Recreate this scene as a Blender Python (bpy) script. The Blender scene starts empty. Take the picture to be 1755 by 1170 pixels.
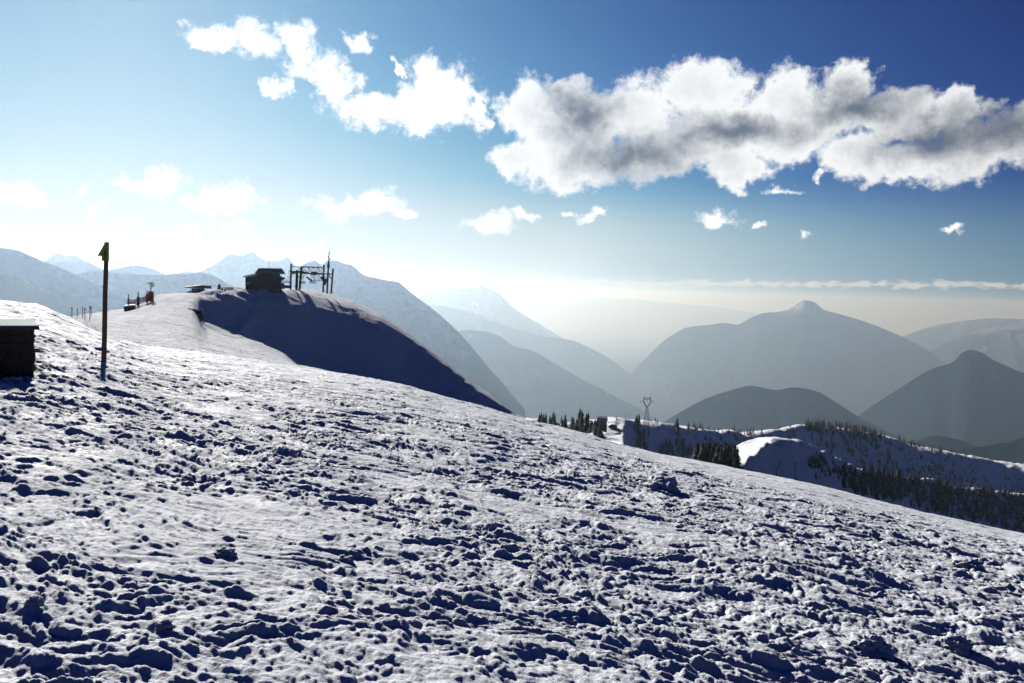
import bpy, bmesh, math, random
import numpy as np
from mathutils import Vector, Matrix

random.seed(7)
S = bpy.context.scene
COL = S.collection
PI = math.pi
rad = math.radians

# ------------------------------------------------------------------ camera
W0, H0 = 1755.0, 1170.0
F0 = 1316.0
PITCH = math.atan(85.0 / F0)
ROLL = rad(1.6)
fwd = Vector((0, math.cos(PITCH), -math.sin(PITCH)))
up0 = Vector((0, math.sin(PITCH), math.cos(PITCH)))
right = math.cos(ROLL) * Vector((1, 0, 0)) + math.sin(ROLL) * up0
up = -math.sin(ROLL) * Vector((1, 0, 0)) + math.cos(ROLL) * up0
cam_data = bpy.data.cameras.new('camera')
cam_data.sensor_width = 36
cam_data.lens = 36 * F0 / W0
cam_data.clip_start = 0.05
cam_data.clip_end = 250000
cam = bpy.data.objects.new('camera', cam_data)
COL.objects.link(cam)
M = Matrix((right, up, -fwd)).transposed().to_4x4()
cam.matrix_world = M
S.camera = cam


def direction(px, py):
    d = fwd + right * ((px - W0 / 2) / F0) + up * ((H0 / 2 - py) / F0)
    return d.normalized()


def azel(px, py):
    d = direction(px, py)
    return math.atan2(d.x, d.y), math.atan2(d.z, math.hypot(d.x, d.y))


def tan_at(az, py):
    """tangent of the elevation seen at picture height py along azimuth az"""
    px = W0 / 2 + F0 * math.tan(az)
    for _ in range(4):
        a, e = azel(px, py)
        px += (az - a) * F0 * (1 + math.tan(az) ** 2)
    return math.tan(azel(px, py)[1])


# ------------------------------------------------------------------ sun and sky
SUN_AZ = azel(205, 480)[0]
SUN_EL = rad(25)
sd = bpy.data.lights.new('sun', 'SUN')
sd.energy = 5.0
sd.angle = rad(0.55)
sd.color = (1.0, 0.96, 0.90)
sun = bpy.data.objects.new('sun', sd)
COL.objects.link(sun)
to_sun = Vector((math.sin(SUN_AZ) * math.cos(SUN_EL), math.cos(SUN_AZ) * math.cos(SUN_EL), math.sin(SUN_EL)))
sun.rotation_euler = to_sun.to_track_quat('Z', 'Y').to_euler()

S.view_settings.view_transform = 'Standard'
S.view_settings.look = 'None'
S.view_settings.exposure = 0.42
S.view_settings.gamma = 1.0
S.view_settings.use_curve_mapping = False

world = bpy.data.worlds.new('World')
S.world = world
world.use_nodes = True
SKY_STRENGTH = 0.05


class NT:
    """short helpers to wire shader nodes"""

    def __init__(self, tree):
        self.t = tree
        tree.nodes.clear()

    def n(self, kind, **kw):
        nd = self.t.nodes.new(kind)
        for k, v in kw.items():
            setattr(nd, k, v)
        return nd

    def put(self, sock, v):
        if isinstance(v, bpy.types.NodeSocket):
            self.t.links.new(v, sock)
        elif v is not None:
            sock.default_value = v

    def m(self, op, a=None, b=None, c=None, clamp=False):
        nd = self.n('ShaderNodeMath', operation=op, use_clamp=clamp)
        for i, v in enumerate((a, b, c)):
            self.put(nd.inputs[i], v)
        return nd.outputs[0]

    def v(self, op, a=None, b=None, c=None, out=0):
        nd = self.n('ShaderNodeVectorMath', operation=op)
        for i, v in enumerate((a, b, c)):
            self.put(nd.inputs[i], v)
        return nd.outputs[out]

    def ramp(self, val, lo, hi, a=0.0, b=1.0, smooth=True):
        nd = self.n('ShaderNodeMapRange', interpolation_type='SMOOTHSTEP' if smooth else 'LINEAR')
        for i, v in enumerate((val, lo, hi, a, b)):
            self.put(nd.inputs[i], v)
        return nd.outputs[0]

    def mix(self, f, a, b, mode='MIX'):
        nd = self.n('ShaderNodeMix', data_type='RGBA', blend_type=mode)
        self.put(nd.inputs[0], f)
        self.put(nd.inputs[6], a)
        self.put(nd.inputs[7], b)
        return nd.outputs[2]

    def noise(self, vec, scale, detail=4.0, rough=0.55, dist=0.0, out=0, lac=2.0):
        nd = self.n('ShaderNodeTexNoise')
        self.put(nd.inputs['Vector'], vec)
        nd.inputs['Scale'].default_value = scale
        nd.inputs['Detail'].default_value = detail
        nd.inputs['Roughness'].default_value = rough
        nd.inputs['Distortion'].default_value = dist
        nd.inputs['Lacunarity'].default_value = lac
        return nd.outputs[out]


w = NT(world.node_tree)
sky = w.n('ShaderNodeTexSky', sky_type='NISHITA')
sky.sun_disc = False
sky.sun_elevation = SUN_EL
sky.sun_rotation = SUN_AZ
sky.altitude = 1900
sky.air_density = 1.0
sky.dust_density = 0.3
sky.ozone_density = 1.6
# the deep, contrasty blue of a mountain sky: each channel on its own power curve, falling off away from the sun
tc = w.n('ShaderNodeTexCoord')
cosang = w.v('DOT_PRODUCT', tc.outputs['Generated'], tuple(to_sun), out=1)
ang = w.m('MINIMUM', w.m('ARCCOSINE', w.m('MINIMUM', cosang, 0.99999)), 1.12)
ang2 = w.m('MULTIPLY', ang, ang)
sc_ = w.v('SCALE', sky.outputs[0], None)
sc_.node.inputs[3].default_value = SKY_STRENGTH
sp_ = w.n('ShaderNodeSeparateXYZ')
w.put(sp_.inputs[0], sc_)
cb_ = w.n('ShaderNodeCombineXYZ')
for k_, (a_, p_, q_, mx_) in enumerate(((3.25, 2.90, -2.15, .47), (1.98, 2.20, -1.60, .56), (0.95, 1.63, -0.65, .66))):
    e_ = w.m('EXPONENT', w.m('MULTIPLY_ADD', ang2, q_, a_))
    x_ = w.m('MULTIPLY', w.m('POWER', sp_.outputs[k_], p_), e_)
    q2_ = w.m('DIVIDE', x_, mx_)
    w.put(cb_.inputs[k_], w.m('DIVIDE', x_, w.m('SQRT', w.m('MULTIPLY_ADD', q2_, q2_, 1.0))))
el_lo = w.n('ShaderNodeSeparateXYZ')
w.put(el_lo.inputs[0], tc.outputs['Generated'])
hz = w.n('ShaderNodeCombineXYZ')
for k_, (a_, q_, mx_) in enumerate(((1.10, -2.2, .44), (.96, -1.46, .51), (.83, -1.0, .54))):
    w.put(hz.inputs[k_], w.m('MINIMUM', w.m('MULTIPLY', w.m('EXPONENT', w.m('MULTIPLY', ang2, q_)), a_), mx_))
sky_mix = w.mix(w.ramp(el_lo.outputs[2], 0.15, 0.03), cb_.outputs[0], hz.outputs[0])
sky_col = w.v('SCALE', sky_mix, None)
sky_col.node.inputs[3].default_value = 1.0 / SKY_STRENGTH

# cloud cover, given in azimuth and elevation
sep = w.n('ShaderNodeSeparateXYZ')
w.put(sep.inputs[0], tc.outputs['Generated'])
sx, sy, sz = sep.outputs
az_n = w.m('ARCTAN2', sx, sy)
hyp = w.m('SQRT', w.m('ADD', w.m('MULTIPLY', sx, sx), w.m('MULTIPLY', sy, sy)))
el_n = w.m('ARCTAN2', sz, hyp)
comb = w.n('ShaderNodeCombineXYZ')
w.put(comb.inputs[0], az_n)
w.put(comb.inputs[1], el_n)
uv = comb.outputs[0]
warp = w.noise(uv, 22.0, 5.0, 0.6, out=1)
warp = w.v('SUBTRACT', warp, (0.5, 0.5, 0.5))
uvw = w.v('MULTIPLY_ADD', warp, (0.085, 0.06, 0.0), uv)


def ellipses(lst, pos, k=0.25):
    out = None
    for (cx, cy, rx, ry) in lst:
        a, e = azel(cx, cy)
        a1, _ = azel(cx + rx, cy)
        _, e1 = azel(cx, cy - ry)
        sc = (1 / max(1e-4, a1 - a), 1 / max(1e-4, e1 - e), 0)
        l = w.v('LENGTH', w.v('MULTIPLY_ADD', pos, sc, (-a * sc[0], -e * sc[1], 0)), out=1)
        out = l if out is None else w.m('SMOOTH_MIN', out, l, k)
    return out


BIG = [(1010, 205, 75, 70), (940, 225, 75, 55), (1180, 250, 120, 50), (1330, 240, 120, 60), (1240, 280, 70, 40), (905, 185, 62, 62), (985, 175, 42, 48), (880, 275, 52, 26), (970, 275, 120, 60), (1090, 190, 85, 68), (1210, 150, 95, 62),
       (1110, 270, 95, 48), (1240, 215, 120, 60), (1260, 300, 60, 30), (1350, 170, 75, 60), (1390, 200, 110, 55), (1460, 145, 60, 55),
       (1530, 200, 110, 55), (1480, 265, 90, 45), (1570, 280, 110, 40), (1650, 190, 60, 45), (1690, 250, 110, 60), (1760, 215, 60, 55),
       (1850, 240, 120, 70), (1950, 250, 120, 60)]
CORES = [(1000, 195, 60, 42), (1085, 265, 105, 38), (1260, 225, 130, 26), (1470, 180, 95, 34), (1600, 240, 110, 40), (1720, 220, 90, 46),
         (1850, 240, 120, 50)]
WHITE = [(370, 60, 52, 26), (440, 66, 50, 42), (515, 85, 46, 50), (510, 120, 40, 34), (575, 145, 52, 58), (622, 70, 36, 24),
         (470, 155, 28, 26), (640, 190, 80, 38), (755, 160, 84, 70), (710, 195, 90, 38), (820, 190, 26, 40), (680, 120, 10, 20)]
LOW = [(35, 335, 62, 34), (130, 322, 13, 9), (170, 357, 18, 9), (275, 312, 58, 34), (215, 310, 40, 16), (395, 338, 60, 36), (350, 355, 40, 20),
       (585, 350, 72, 26), (650, 345, 50, 26), (690, 358, 40, 12), (835, 382, 62, 24), (900, 368, 34, 14), (1010, 366, 26, 13), (980, 360, 12, 8),
       (1230, 370, 50, 18), (1300, 380, 14, 8), (1388, 404, 17, 8), (1638, 388, 18, 9), (540, 410, 13, 9), (410, 392, 34, 16), (325, 398, 40, 18),
       (1420, 300, 22, 10), (1340, 325, 24, 8)]

fb = w.noise(uv, 17.0, 10.0, 0.68, 0.2)
fb = w.m('SUBTRACT', fb, 0.5)
fs = w.noise(uv, 46.0, 9.0, 0.72, 0.3)
fs = w.m('SUBTRACT', fs, 0.5)


def cover(d, big, small, edge, gain=1.5):
    f = w.m('MULTIPLY', w.m('SUBTRACT', 1.0, d), gain)
    f = w.m('MULTIPLY_ADD', fb, big, f)
    f = w.m('MULTIPLY_ADD', fs, small, f)
    return w.ramp(f, 0.0, edge), f


m_big, f_big = cover(ellipses(BIG, uvw), 1.5, 2.1, 1.0, 2.5)
m_white, f_white = cover(ellipses(WHITE, uvw, 0.15), 1.4, 2.8, 1.1, 1.9)
m_low, f_low = cover(ellipses(LOW, uvw, 0.1), 0.5, 2.2, 1.2)
m_low = w.m('MULTIPLY', m_low, 0.85)
# bank of small cumulus along the top of the haze
line_c = w.m('MULTIPLY_ADD', az_n, 0.013, 0.0145)
bank = w.m('DIVIDE', w.m('ABSOLUTE', w.m('SUBTRACT', el_n, line_c)), 0.0045)
fl = w.noise(w.v('MULTIPLY', uv, (1.0, 2.2, 1.0)), 60.0, 6.0, 0.6)
bank = w.m('MULTIPLY_ADD', w.m('SUBTRACT', fl, 0.48), 5.0, w.m('SUBTRACT', 1.0, bank))
m_bank = w.m('MULTIPLY', w.ramp(bank, 0.0, 1.0), w.ramp(az_n, -0.3, 0.35, 0.0, 0.8))
# shade: thick parts pass less of the light
core = ellipses(CORES, uvw, 0.5)
core = w.m('MULTIPLY_ADD', fb, -1.2, core)
core = w.m('MULTIPLY_ADD', fs, -0.6, core)
shade_big = w.ramp(core, 0.0, 1.8)
thick = w.ramp(f_big, 0.2, 2.6, 1.0, 0.78)
shade_big = w.m('MULTIPLY', shade_big, thick)
c_big = w.mix(shade_big, (0.10, 0.118, 0.155, 1), (0.74, 0.755, 0.77, 1))
rel = w.ramp(w.m('MULTIPLY_ADD', fs, -1.6, w.m('MULTIPLY', fb, -1.0)), -0.1, 0.35)
c_white = w.mix(rel, (0.85, 0.85, 0.85, 1), (0.66, 0.70, 0.74, 1))
c_low = w.mix(rel, (0.95, 0.95, 0.94, 1), (0.66, 0.71, 0.75, 1))

bg_sky = w.n('ShaderNodeBackground')
w.put(bg_sky.inputs[0], sky_col)
bg_sky.inputs[1].default_value = SKY_STRENGTH
cur = bg_sky.outputs[0]
for mask, colr in ((m_bank, (0.58, 0.585, 0.57, 1)), (m_low, c_low), (m_white, c_white), (m_big, c_big)):
    bgc = w.n('ShaderNodeBackground')
    w.put(bgc.inputs[0], colr)
    ms = w.n('ShaderNodeMixShader')
    w.put(ms.inputs[0], mask)
    w.put(ms.inputs[1], cur)
    w.put(ms.inputs[2], bgc.outputs[0])
    cur = ms.outputs[0]
wo = w.n('ShaderNodeOutputWorld')
w.put(wo.inputs[0], cur)
world.cycles.sampling_method = 'MANUAL'
world.cycles.sample_map_resolution = 512

S.cycles.volume_bounces = 0
S.cycles.max_bounces = 4
S.cycles.diffuse_bounces = 1
S.cycles.glossy_bounces = 2
S.cycles.use_denoising = True
S.cycles.sample_clamp_indirect = 0.035


# ------------------------------------------------------------------ noise (numpy)
def _hash(ix, iy, seed):
    h = (ix.astype(np.int64) * 374761393 + iy.astype(np.int64) * 668265263 + seed * 974634777) & 0xFFFFFFFF
    h = ((h ^ (h >> 13)) * 1274126177) & 0xFFFFFFFF
    h = ((h ^ (h >> 16)) * 2246822519) & 0xFFFFFFFF
    return (h ^ (h >> 15)) & 0xFFFFFFFF


GX = np.cos(np.arange(64) * 2 * PI / 64)
GY = np.sin(np.arange(64) * 2 * PI / 64)


def perlin(x, y, seed=0):
    xi = np.floor(x); yi = np.floor(y)
    xf = x - xi; yf = y - yi
    xi = xi.astype(np.int64); yi = yi.astype(np.int64)
    u = xf * xf * xf * (xf * (xf * 6 - 15) + 10)
    v = yf * yf * yf * (yf * (yf * 6 - 15) + 10)

    def g(a, b):
        k = _hash(xi + a, yi + b, seed) & 63
        return GX[k] * (xf - a) + GY[k] * (yf - b)
    a = g(0, 0); b = g(1, 0); c = g(0, 1); d = g(1, 1)
    a = a + u * (b - a)
    c = c + u * (d - c)
    return (a + v * (c - a)) * 1.5


def fbm(x, y, octv, seed=0, gain=0.5):
    s = 0; amp = 1; tot = 0
    for i in range(octv):
        s = s + amp * perlin(x, y, seed + i * 17)
        tot += amp
        amp *= gain
        x = x * 2.03 + 11.3; y = y * 2.03 - 7.7
    return s / tot


def ss(x, a, b):
    t = np.clip((x - a) / (b - a), 0, 1)
    return t * t * (3 - 2 * t)


def lumps(x, y, cell, seed, rmin, rmax, prob, power=0.5, stretch=0.0):
    """round-topped clods scattered one per cell: 0..1 height times radius"""
    px = x / cell; py = y / cell
    xi = np.floor(px).astype(np.int64); yi = np.floor(py).astype(np.int64)
    out = np.zeros_like(x)
    for a in (-1, 0, 1):
        for b in (-1, 0, 1):
            h = _hash(xi + a, yi + b, seed)
            f1 = (h & 1023) / 1023.0
            f2 = ((h >> 10) & 1023) / 1023.0
            f3 = ((h >> 20) & 1023) / 1023.0
            h2 = _hash(xi + a, yi + b, seed + 991)
            f4 = (h2 & 1023) / 1023.0
            f5 = ((h2 >> 10) & 1023) / 1023.0 * PI
            r = rmin + (rmax - rmin) * f3 ** 2
            dx = px - (xi + a + f1); dy = py - (yi + b + f2)
            if stretch:
                ca = np.cos(f5 * .5 - PI / 4); sa = np.sin(f5 * .5 - PI / 4)
                dx, dy = (ca * dx + sa * dy) / (1 + stretch), (-sa * dx + ca * dy)
            q = 1 - (dx * dx + dy * dy) / (r * r)
            hgt = np.where((q > 0) & (f4 < prob), np.maximum(q, 0) ** power * r, 0)
            out = np.maximum(out, hgt)
    return out * cell


# ------------------------------------------------------------------ land: profile table (azimuth column of the view -> distance, height)
def pchip(xs, ys, xq):
    xs = np.asarray(xs, float); ys = np.asarray(ys, float)
    h = np.diff(xs); dl = np.diff(ys) / h
    d = np.zeros_like(ys)
    for i in range(1, len(xs) - 1):
        if dl[i - 1] * dl[i] > 0:
            w1 = 2 * h[i] + h[i - 1]; w2 = h[i] + 2 * h[i - 1]
            d[i] = (w1 + w2) / (w1 / dl[i - 1] + w2 / dl[i])
    d[0] = dl[0]; d[-1] = dl[-1]
    k = np.clip(np.searchsorted(xs, xq) - 1, 0, len(xs) - 2)
    t = (xq - xs[k]) / h[k]
    t = np.clip(t, 0, 1)
    return ((2 * t ** 3 - 3 * t ** 2 + 1) * ys[k] + (t ** 3 - 2 * t ** 2 + t) * h[k] * d[k]
            + (-2 * t ** 3 + 3 * t ** 2) * ys[k + 1] + (t ** 3 - t ** 2) * h[k] * d[k + 1])


def Z(v):
    return ('z', v)


def W(r_top, y_top, y_bot, sl):
    """a hillside that faces the viewer"""
    return ('wall', r_top, y_top, y_bot, sl)


TABLE = {
    -500: [(50, 500), (70, Z(-3)), (200, Z(-25)), (450, Z(-110)), (2500, Z(-1250)), (6000, Z(-3000))],
    0: [(50, 515), (62, 520), (90, Z(-6)), (150, Z(-16)), (250, Z(-36)), (450, Z(-110)), (2500, Z(-1250)), (6000, Z(-3000))],
    65: [(48, 523), (60, 528), (90, Z(-6)), (150, Z(-11)), (250, Z(-25)), (450, Z(-110)), (2500, Z(-1250)), (6000, Z(-3000))],
    125: [(44, 548), (62, Z(-4.6)), (130, Z(-8.5)), (200, 542), (225, 546), (300, Z(-30)), (450, Z(-110)), (2500, Z(-1250)), (6000, Z(-3000))],
    180: [(38, 577), (55, 582), (80, 575), (120, 557), (180, 541), (208, 535), (228, 534), (265, Z(-18)), (450, Z(-100)), (2500, Z(-1250)), (6000, Z(-3000))],
    215: [(36, 592), (53, 593), (80, 582), (128, 557), (180, 539), (208, 531), (226, 530), (260, Z(-14)), (450, Z(-100)), (2500, Z(-1250)), (6000, Z(-3000))],
    250: [(34, 605), (52, 605), (80, 591), (130, 561), (180, 534), (208, 518), (225, 515), (258, Z(-10)), (450, Z(-100)), (2500, Z(-1250)), (6000, Z(-3000))],
    268: [(36, 607), (55, 604), (80, 592), (130, 560), (180, 529), (208, 510), (226, 505), (255, Z(-8)), (450, Z(-100)), (2500, Z(-1250)), (6000, Z(-3000))],
    330: [(45, 613), (80, 601), (120, 577), (150, 558), (171, 544), (190, 526), (212, 506), (228, 502), (255, 503), (300, Z(-22)), (450, Z(-100)), (2500, Z(-1250)), (6000, Z(-3000))],
    339: [(45, 613), (80, 602), (121, 580), (152, 563), (175, 551), (193, 534), (212, 507), (228, 502), (253, 503), (300, Z(-22)), (450, Z(-100)), (2500, Z(-1250)), (6000, Z(-3000))],
    345: [(46, 614), (80, 604), (128, 581), (168, 564), (189, 557), (202, 546), (213, 510), (228, 501), (250, 501), (300, Z(-22)), (450, Z(-100)), (2500, Z(-1250)), (6000, Z(-3000))],
    355: [(47, 615), (80, 605), (130, 585), (170, 572), (190, 565), (203, 548), (215, 507), (228, 499), (250, 500), (300, Z(-22)), (450, Z(-100)), (2500, Z(-1250)), (6000, Z(-3000))],
    400: [(50, 621), (90, 609), (130, 597), (165, 589), (188, 582), (203, 568), (220, 505), (230, 492), (250, 490), (300, Z(-20)), (450, Z(-95)), (2500, Z(-1250)), (6000, Z(-3000))],
    440: [(52, 626), (100, 613), (150, 602), (185, 594), (202, 582), (220, 518), (231, 497), (250, 494), (270, 495), (320, Z(-22)), (450, Z(-95)), (2500, Z(-1250)), (6000, Z(-3000))],
    490: [(55, 631), (100, 624), (150, 618), (188, 611), (204, 596), (226, 520), (238, 498), (262, 493), (285, 494), (330, Z(-22)), (450, Z(-95)), (2500, Z(-1250)), (6000, Z(-3000))],
    540: [(55, 637), (90, Z(-9.4)), (140, Z(-15.6)), (190, Z(-21.6)), (206, 625), (230, 530), (244, 506), (268, 497), (290, 498), (330, Z(-20)), (450, Z(-95)), (2500, Z(-1250)), (6000, Z(-3000))],
    600: [(55, 644), (90, Z(-10.4)), (140, Z(-17.2)), (190, Z(-23.2)), (206, 641), (233, 540), (241, 523), (262, 515), (280, 516), (330, Z(-26)), (450, Z(-110)), (2500, Z(-1250)), (6000, Z(-3000))],
    650: [(55, 652), (90, Z(-11.4)), (140, Z(-18.4)), (190, Z(-24.6)), (209, 653), (235, 551), (242, 542), (256, 538), (272, 541), (330, Z(-34)), (450, Z(-120)), (2500, Z(-1250)), (6000, Z(-3000))],
    700: [(53, 662), (90, Z(-12.3)), (140, Z(-19.9)), (190, Z(-26.6)), (213, 667), (235, 578), (241, 572), (249, 571), (265, 575), (330, Z(-44)), (450, Z(-130)), (2500, Z(-1250)), (6000, Z(-3000))],
    760: [(50, 679), (90, Z(-13.6)), (140, Z(-22)), (190, Z(-29.4)), (214, 684), (227, 621), (232, 616), (240, 616), (256, 622), (330, Z(-58)), (450, Z(-135)), (2500, Z(-1250)), (6000, Z(-3000))],
    810: [(48, 692), (90, Z(-14.8)), (140, Z(-23.8)), (190, Z(-31.3)), (212, 699), (220, 661), (225, 656), (233, 656), (248, 662), (330, Z(-66)), (450, Z(-135)), (2500, Z(-1250)), (6000, Z(-3000))],
    860: [(47, 706), (90, Z(-16)), (140, Z(-25.5)), (190, Z(-33.5)), (212, 713), (217, 693), (222, 689), (228, 689), (244, 697), (450, Z(-120)), (640, Z(-150)), (850, Z(-175)), (2500, Z(-1250)), (6000, Z(-3000))],
    905: [(45, 719), (90, Z(-17)), (140, Z(-27)), (190, Z(-36)), (211, 722), (217, 717), (232, Z(-41)), (300, Z(-66)), (450, Z(-100)), (640, 731), (800, 728), (900, Z(-190)), (2500, Z(-1250)), (6000, Z(-3000))],
    980: [(45, 737), (90, Z(-18.5)), (200, Z(-45)), (450, Z(-92)), (640, 738), (760, 731), (860, 727), (980, Z(-190)), (2500, Z(-1250)), (6000, Z(-3000))],
    1035: [(44, 753), (90, Z(-19.5)), (200, Z(-46)), (400, Z(-85)), (520, 753), (600, 742), (700, 731), (850, 724), (1000, Z(-190)), (2500, Z(-1250)), (6000, Z(-3000))],
    1075: [(42, 765), (90, Z(-21)), (200, Z(-48)), (330, Z(-72)), (450, 764), (600, 745), (740, 731), (860, 724), (960, 724), (1100, Z(-230)), (2500, Z(-1250)), (6000, Z(-3000))],
    1103: [(41, 771), (90, Z(-21.5)), (200, Z(-50)), (330, Z(-75)), (430, Z(-110)), (520, Z(-150)), (560, Z(-170)), (640, Z(-210)), (740, Z(-250)), W(860, 729, 785, .65), (960, 728), (1150, Z(-270)), (3500, Z(-1250)), (6000, Z(-3000))],
    1140: [(41, 780), (90, Z(-22.5)), (200, Z(-52)), (330, Z(-80)), (430, Z(-115)), (520, Z(-158)), (560, Z(-178)), (660, Z(-230)), (770, Z(-280)), W(900, 734, 790, .65), (980, 734), (1200, Z(-300)), (3500, Z(-1250)), (6000, Z(-3000))],
    1200: [(40, 790), (90, Z(-24)), (200, Z(-54)), (330, Z(-76)), (430, 803), (490, 804), (520, Z(-122)), (620, Z(-200)), (790, Z(-290)), W(980, 744, 805, .65), (1060, 744), (1300, Z(-330)), (3500, Z(-1250)), (6000, Z(-3000))],
    1262: [(40, 802), (90, Z(-25)), (200, Z(-56)), (330, Z(-76)), (430, 805), (560, 776), (620, 768), (720, Z(-190)), (860, Z(-290)), W(1060, 742, 778, .65), (1140, 742), (1400, Z(-360)), (3500, Z(-1250)), (6000, Z(-3000))],
    1290: [(40, 808), (90, Z(-25.5)), (200, Z(-57)), (335, Z(-78)), W(500, 789, 812, .75), (612, 761), (705, Z(-185)), (870, Z(-295)), W(1095, 741, 776, .64), (1170, 741), (1440, Z(-370)), (3500, Z(-1250)), (6000, Z(-3000))],
    1312: [(40, 812), (90, Z(-26)), (200, Z(-57.5)), (338, Z(-80)), W(528, 773, 814, .75), (602, 754), (695, Z(-182)), (876, Z(-298)), W(1120, 741, 773, .63), (1200, 741), (1480, Z(-375)), (3500, Z(-1250)), (6000, Z(-3000))],
    1330: [(40, 816), (90, Z(-26)), (200, Z(-58)), (345, Z(-84)), W(560, 755, 818, .75), (592, 751), (690, Z(-182)), (882, Z(-300)), W(1148, 741, 772, .62), (1228, 741), (1505, Z(-382)), (3500, Z(-1250)), (6000, Z(-3000))],
    1372: [(40, 824), (90, Z(-27)), (200, Z(-59)), (400, Z(-120)), W(600, 759, 832, .75), (625, 759), (730, Z(-200)), (920, Z(-310)), W(1230, 736, 777, .60), (1320, 736), (1600, Z(-400)), (3500, Z(-1250)), (6000, Z(-3000))],
    1400: [(40, 830), (90, Z(-27.5)), (200, Z(-61)), (420, Z(-128)), W(630, 769, 838, .72), (655, 769), (770, Z(-220)), (980, Z(-330)), W(1290, 734, 780, .60), (1380, 734), (1650, Z(-420)), (3500, Z(-1250)), (6000, Z(-3000))],
    1430: [(40, 837), (90, Z(-28)), (200, Z(-62)), (430, Z(-132)), W(680, 783, 845, .68), (705, 784), (820, Z(-250)), (1040, Z(-340)), W(1360, 733, 784, .58), (1450, 733), (1750, Z(-450)), (3500, Z(-1250)), (6000, Z(-3000))],
    1500: [(39, 855), (90, Z(-29)), (200, Z(-65)), (450, Z(-145)), W(850, 806, 862, .62), (880, 806), (1010, Z(-310)), (1200, Z(-370)), W(1500, 742, 803, .50), (1600, 742), (1950, Z(-520)), (3500, Z(-1250)), (6000, Z(-3000))],
    1600: [(38, 880), (90, Z(-31)), (200, Z(-68)), (480, Z(-160)), W(1100, 826, 885, .62), (1130, 825), (1250, Z(-360)), (1400, Z(-420)), W(1680, 773, 823, .45), (1800, 773), (2200, Z(-600)), (3500, Z(-1250)), (6000, Z(-3000))],
    1755: [(37, 915), (90, Z(-33)), (200, Z(-71)), (500, Z(-170)), W(1350, 848, 925, .62), (1380, 848), (1500, Z(-440)), (1620, Z(-490)), W(1950, 797, 846, .45), (2080, 797), (2500, Z(-700)), (3500, Z(-1250)), (6000, Z(-3000))],
    2000: [(36, 960), (90, Z(-35)), (200, Z(-76)), (500, Z(-190)), W(1500, 900, 960, .60), (1530, 900), (1650, Z(-560)), (1780, Z(-600)), W(2100, 850, 890, .45), (2250, 850), (2600, Z(-800)), (3500, Z(-1250)), (6000, Z(-3000))],
}
GXP, GYP = -0.15, -0.094
RG = np.exp(np.linspace(math.log(0.05), math.log(6100), 900))


def near_z(x, y):
    return -1.65 + GXP * x + GYP * y


raw = []
for px in sorted(TABLE):
    az = math.atan((px - W0 / 2) / F0)
    rs, zs = [], []
    for nd in TABLE[px]:
        if nd[0] == 'wall':
            _, r2, yt, yb, sl = nd
            tt, tb = -tan_at(az, yt), -tan_at(az, yb)
            r_1 = r2 * (sl + tt) / (sl + tb)
            rs += [r_1, r2]
            zs += [-tb * r_1, -tt * r2]
            continue
        r, v = nd
        rs.append(r)
        zs.append(v[1] if isinstance(v, tuple) else tan_at(az, v) * r)
    raw.append((az, np.array(rs), np.array(zs)))
full = []
for A_, B_ in zip(raw, raw[1:]):
    full.append(A_)
    if len(A_[1]) == len(B_[1]):
        for k in [q / 12 for q in range(1, 12)]:
            rs = np.exp(np.log(A_[1]) * (1 - k) + np.log(B_[1]) * k)
            tn_ = (A_[2] / A_[1]) * (1 - k) + (B_[2] / B_[1]) * k
            full.append((A_[0] * (1 - k) + B_[0] * k, rs, tn_ * rs))
full.append(raw[-1])
cols_az, cols_z = [], []
for az, rt, zt in full:
    rs, zs = [], []
    for r in (0.05, 1, 2.5, 5, 8.5, 13):
        rs.append(r)
        zs.append(near_z(r * math.sin(az), r * math.cos(az)))
    # meet the first table node tangentially to the sight line
    r1 = rt[0]
    dz = zt[0] - near_z(r1 * math.sin(az), r1 * math.cos(az))
    for i, r in enumerate(rs):
        zs[i] += dz * (r / r1) ** 2
    if r1 > 30:
        rs.append(0.62 * r1)
        zs.append(near_z(rs[-1] * math.sin(az), rs[-1] * math.cos(az)) + dz * 0.62 ** 2)
    rs += list(rt)
    zs += list(zt)
    cols_az.append(az)
    cols_z.append(pchip(rs, zs, RG))
cols_az = np.array(cols_az)
cols_z = np.array(cols_z)
AG = np.linspace(cols_az[0], cols_az[-1], 1100)
HG = np.empty((len(AG), len(RG)))
for j in range(len(RG)):
    HG[:, j] = pchip(cols_az, cols_z[:, j], AG)
for _ in range(2):
    HG[1:-1] = (HG[:-2] + 2 * HG[1:-1] + HG[2:]) / 4
LR0, LR1 = math.log(RG[0]), math.log(RG[-1])


def land(x, y):
    x = np.asarray(x, float); y = np.asarray(y, float)
    r = np.hypot(x, y) + 1e-9
    a = np.arctan2(x, y)
    back = ss(np.abs(a), 0.80, 1.5)
    i = np.clip((a - AG[0]) / (AG[-1] - AG[0]) * (len(AG) - 1), 0, len(AG) - 1.001)
    j = np.clip((np.log(r) - LR0) / (LR1 - LR0) * (len(RG) - 1), 0, len(RG) - 1.001)
    i0 = i.astype(int); j0 = j.astype(int); fi = i - i0; fj = j - j0
    z = ((HG[i0, j0] * (1 - fj) + HG[i0, j0 + 1] * fj) * (1 - fi) + (HG[i0 + 1, j0] * (1 - fj) + HG[i0 + 1, j0 + 1] * fj) * fi)
    rc = np.minimum(r, 400.0)
    xb, yb = x * rc / r, y * rc / r
    zb = near_z(xb, yb) - 0.00035 * rc * rc - np.maximum(r - 400, 0) * 0.35
    zb = np.maximum(zb, -3000)
    return z * (1 - back) + zb * back


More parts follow.
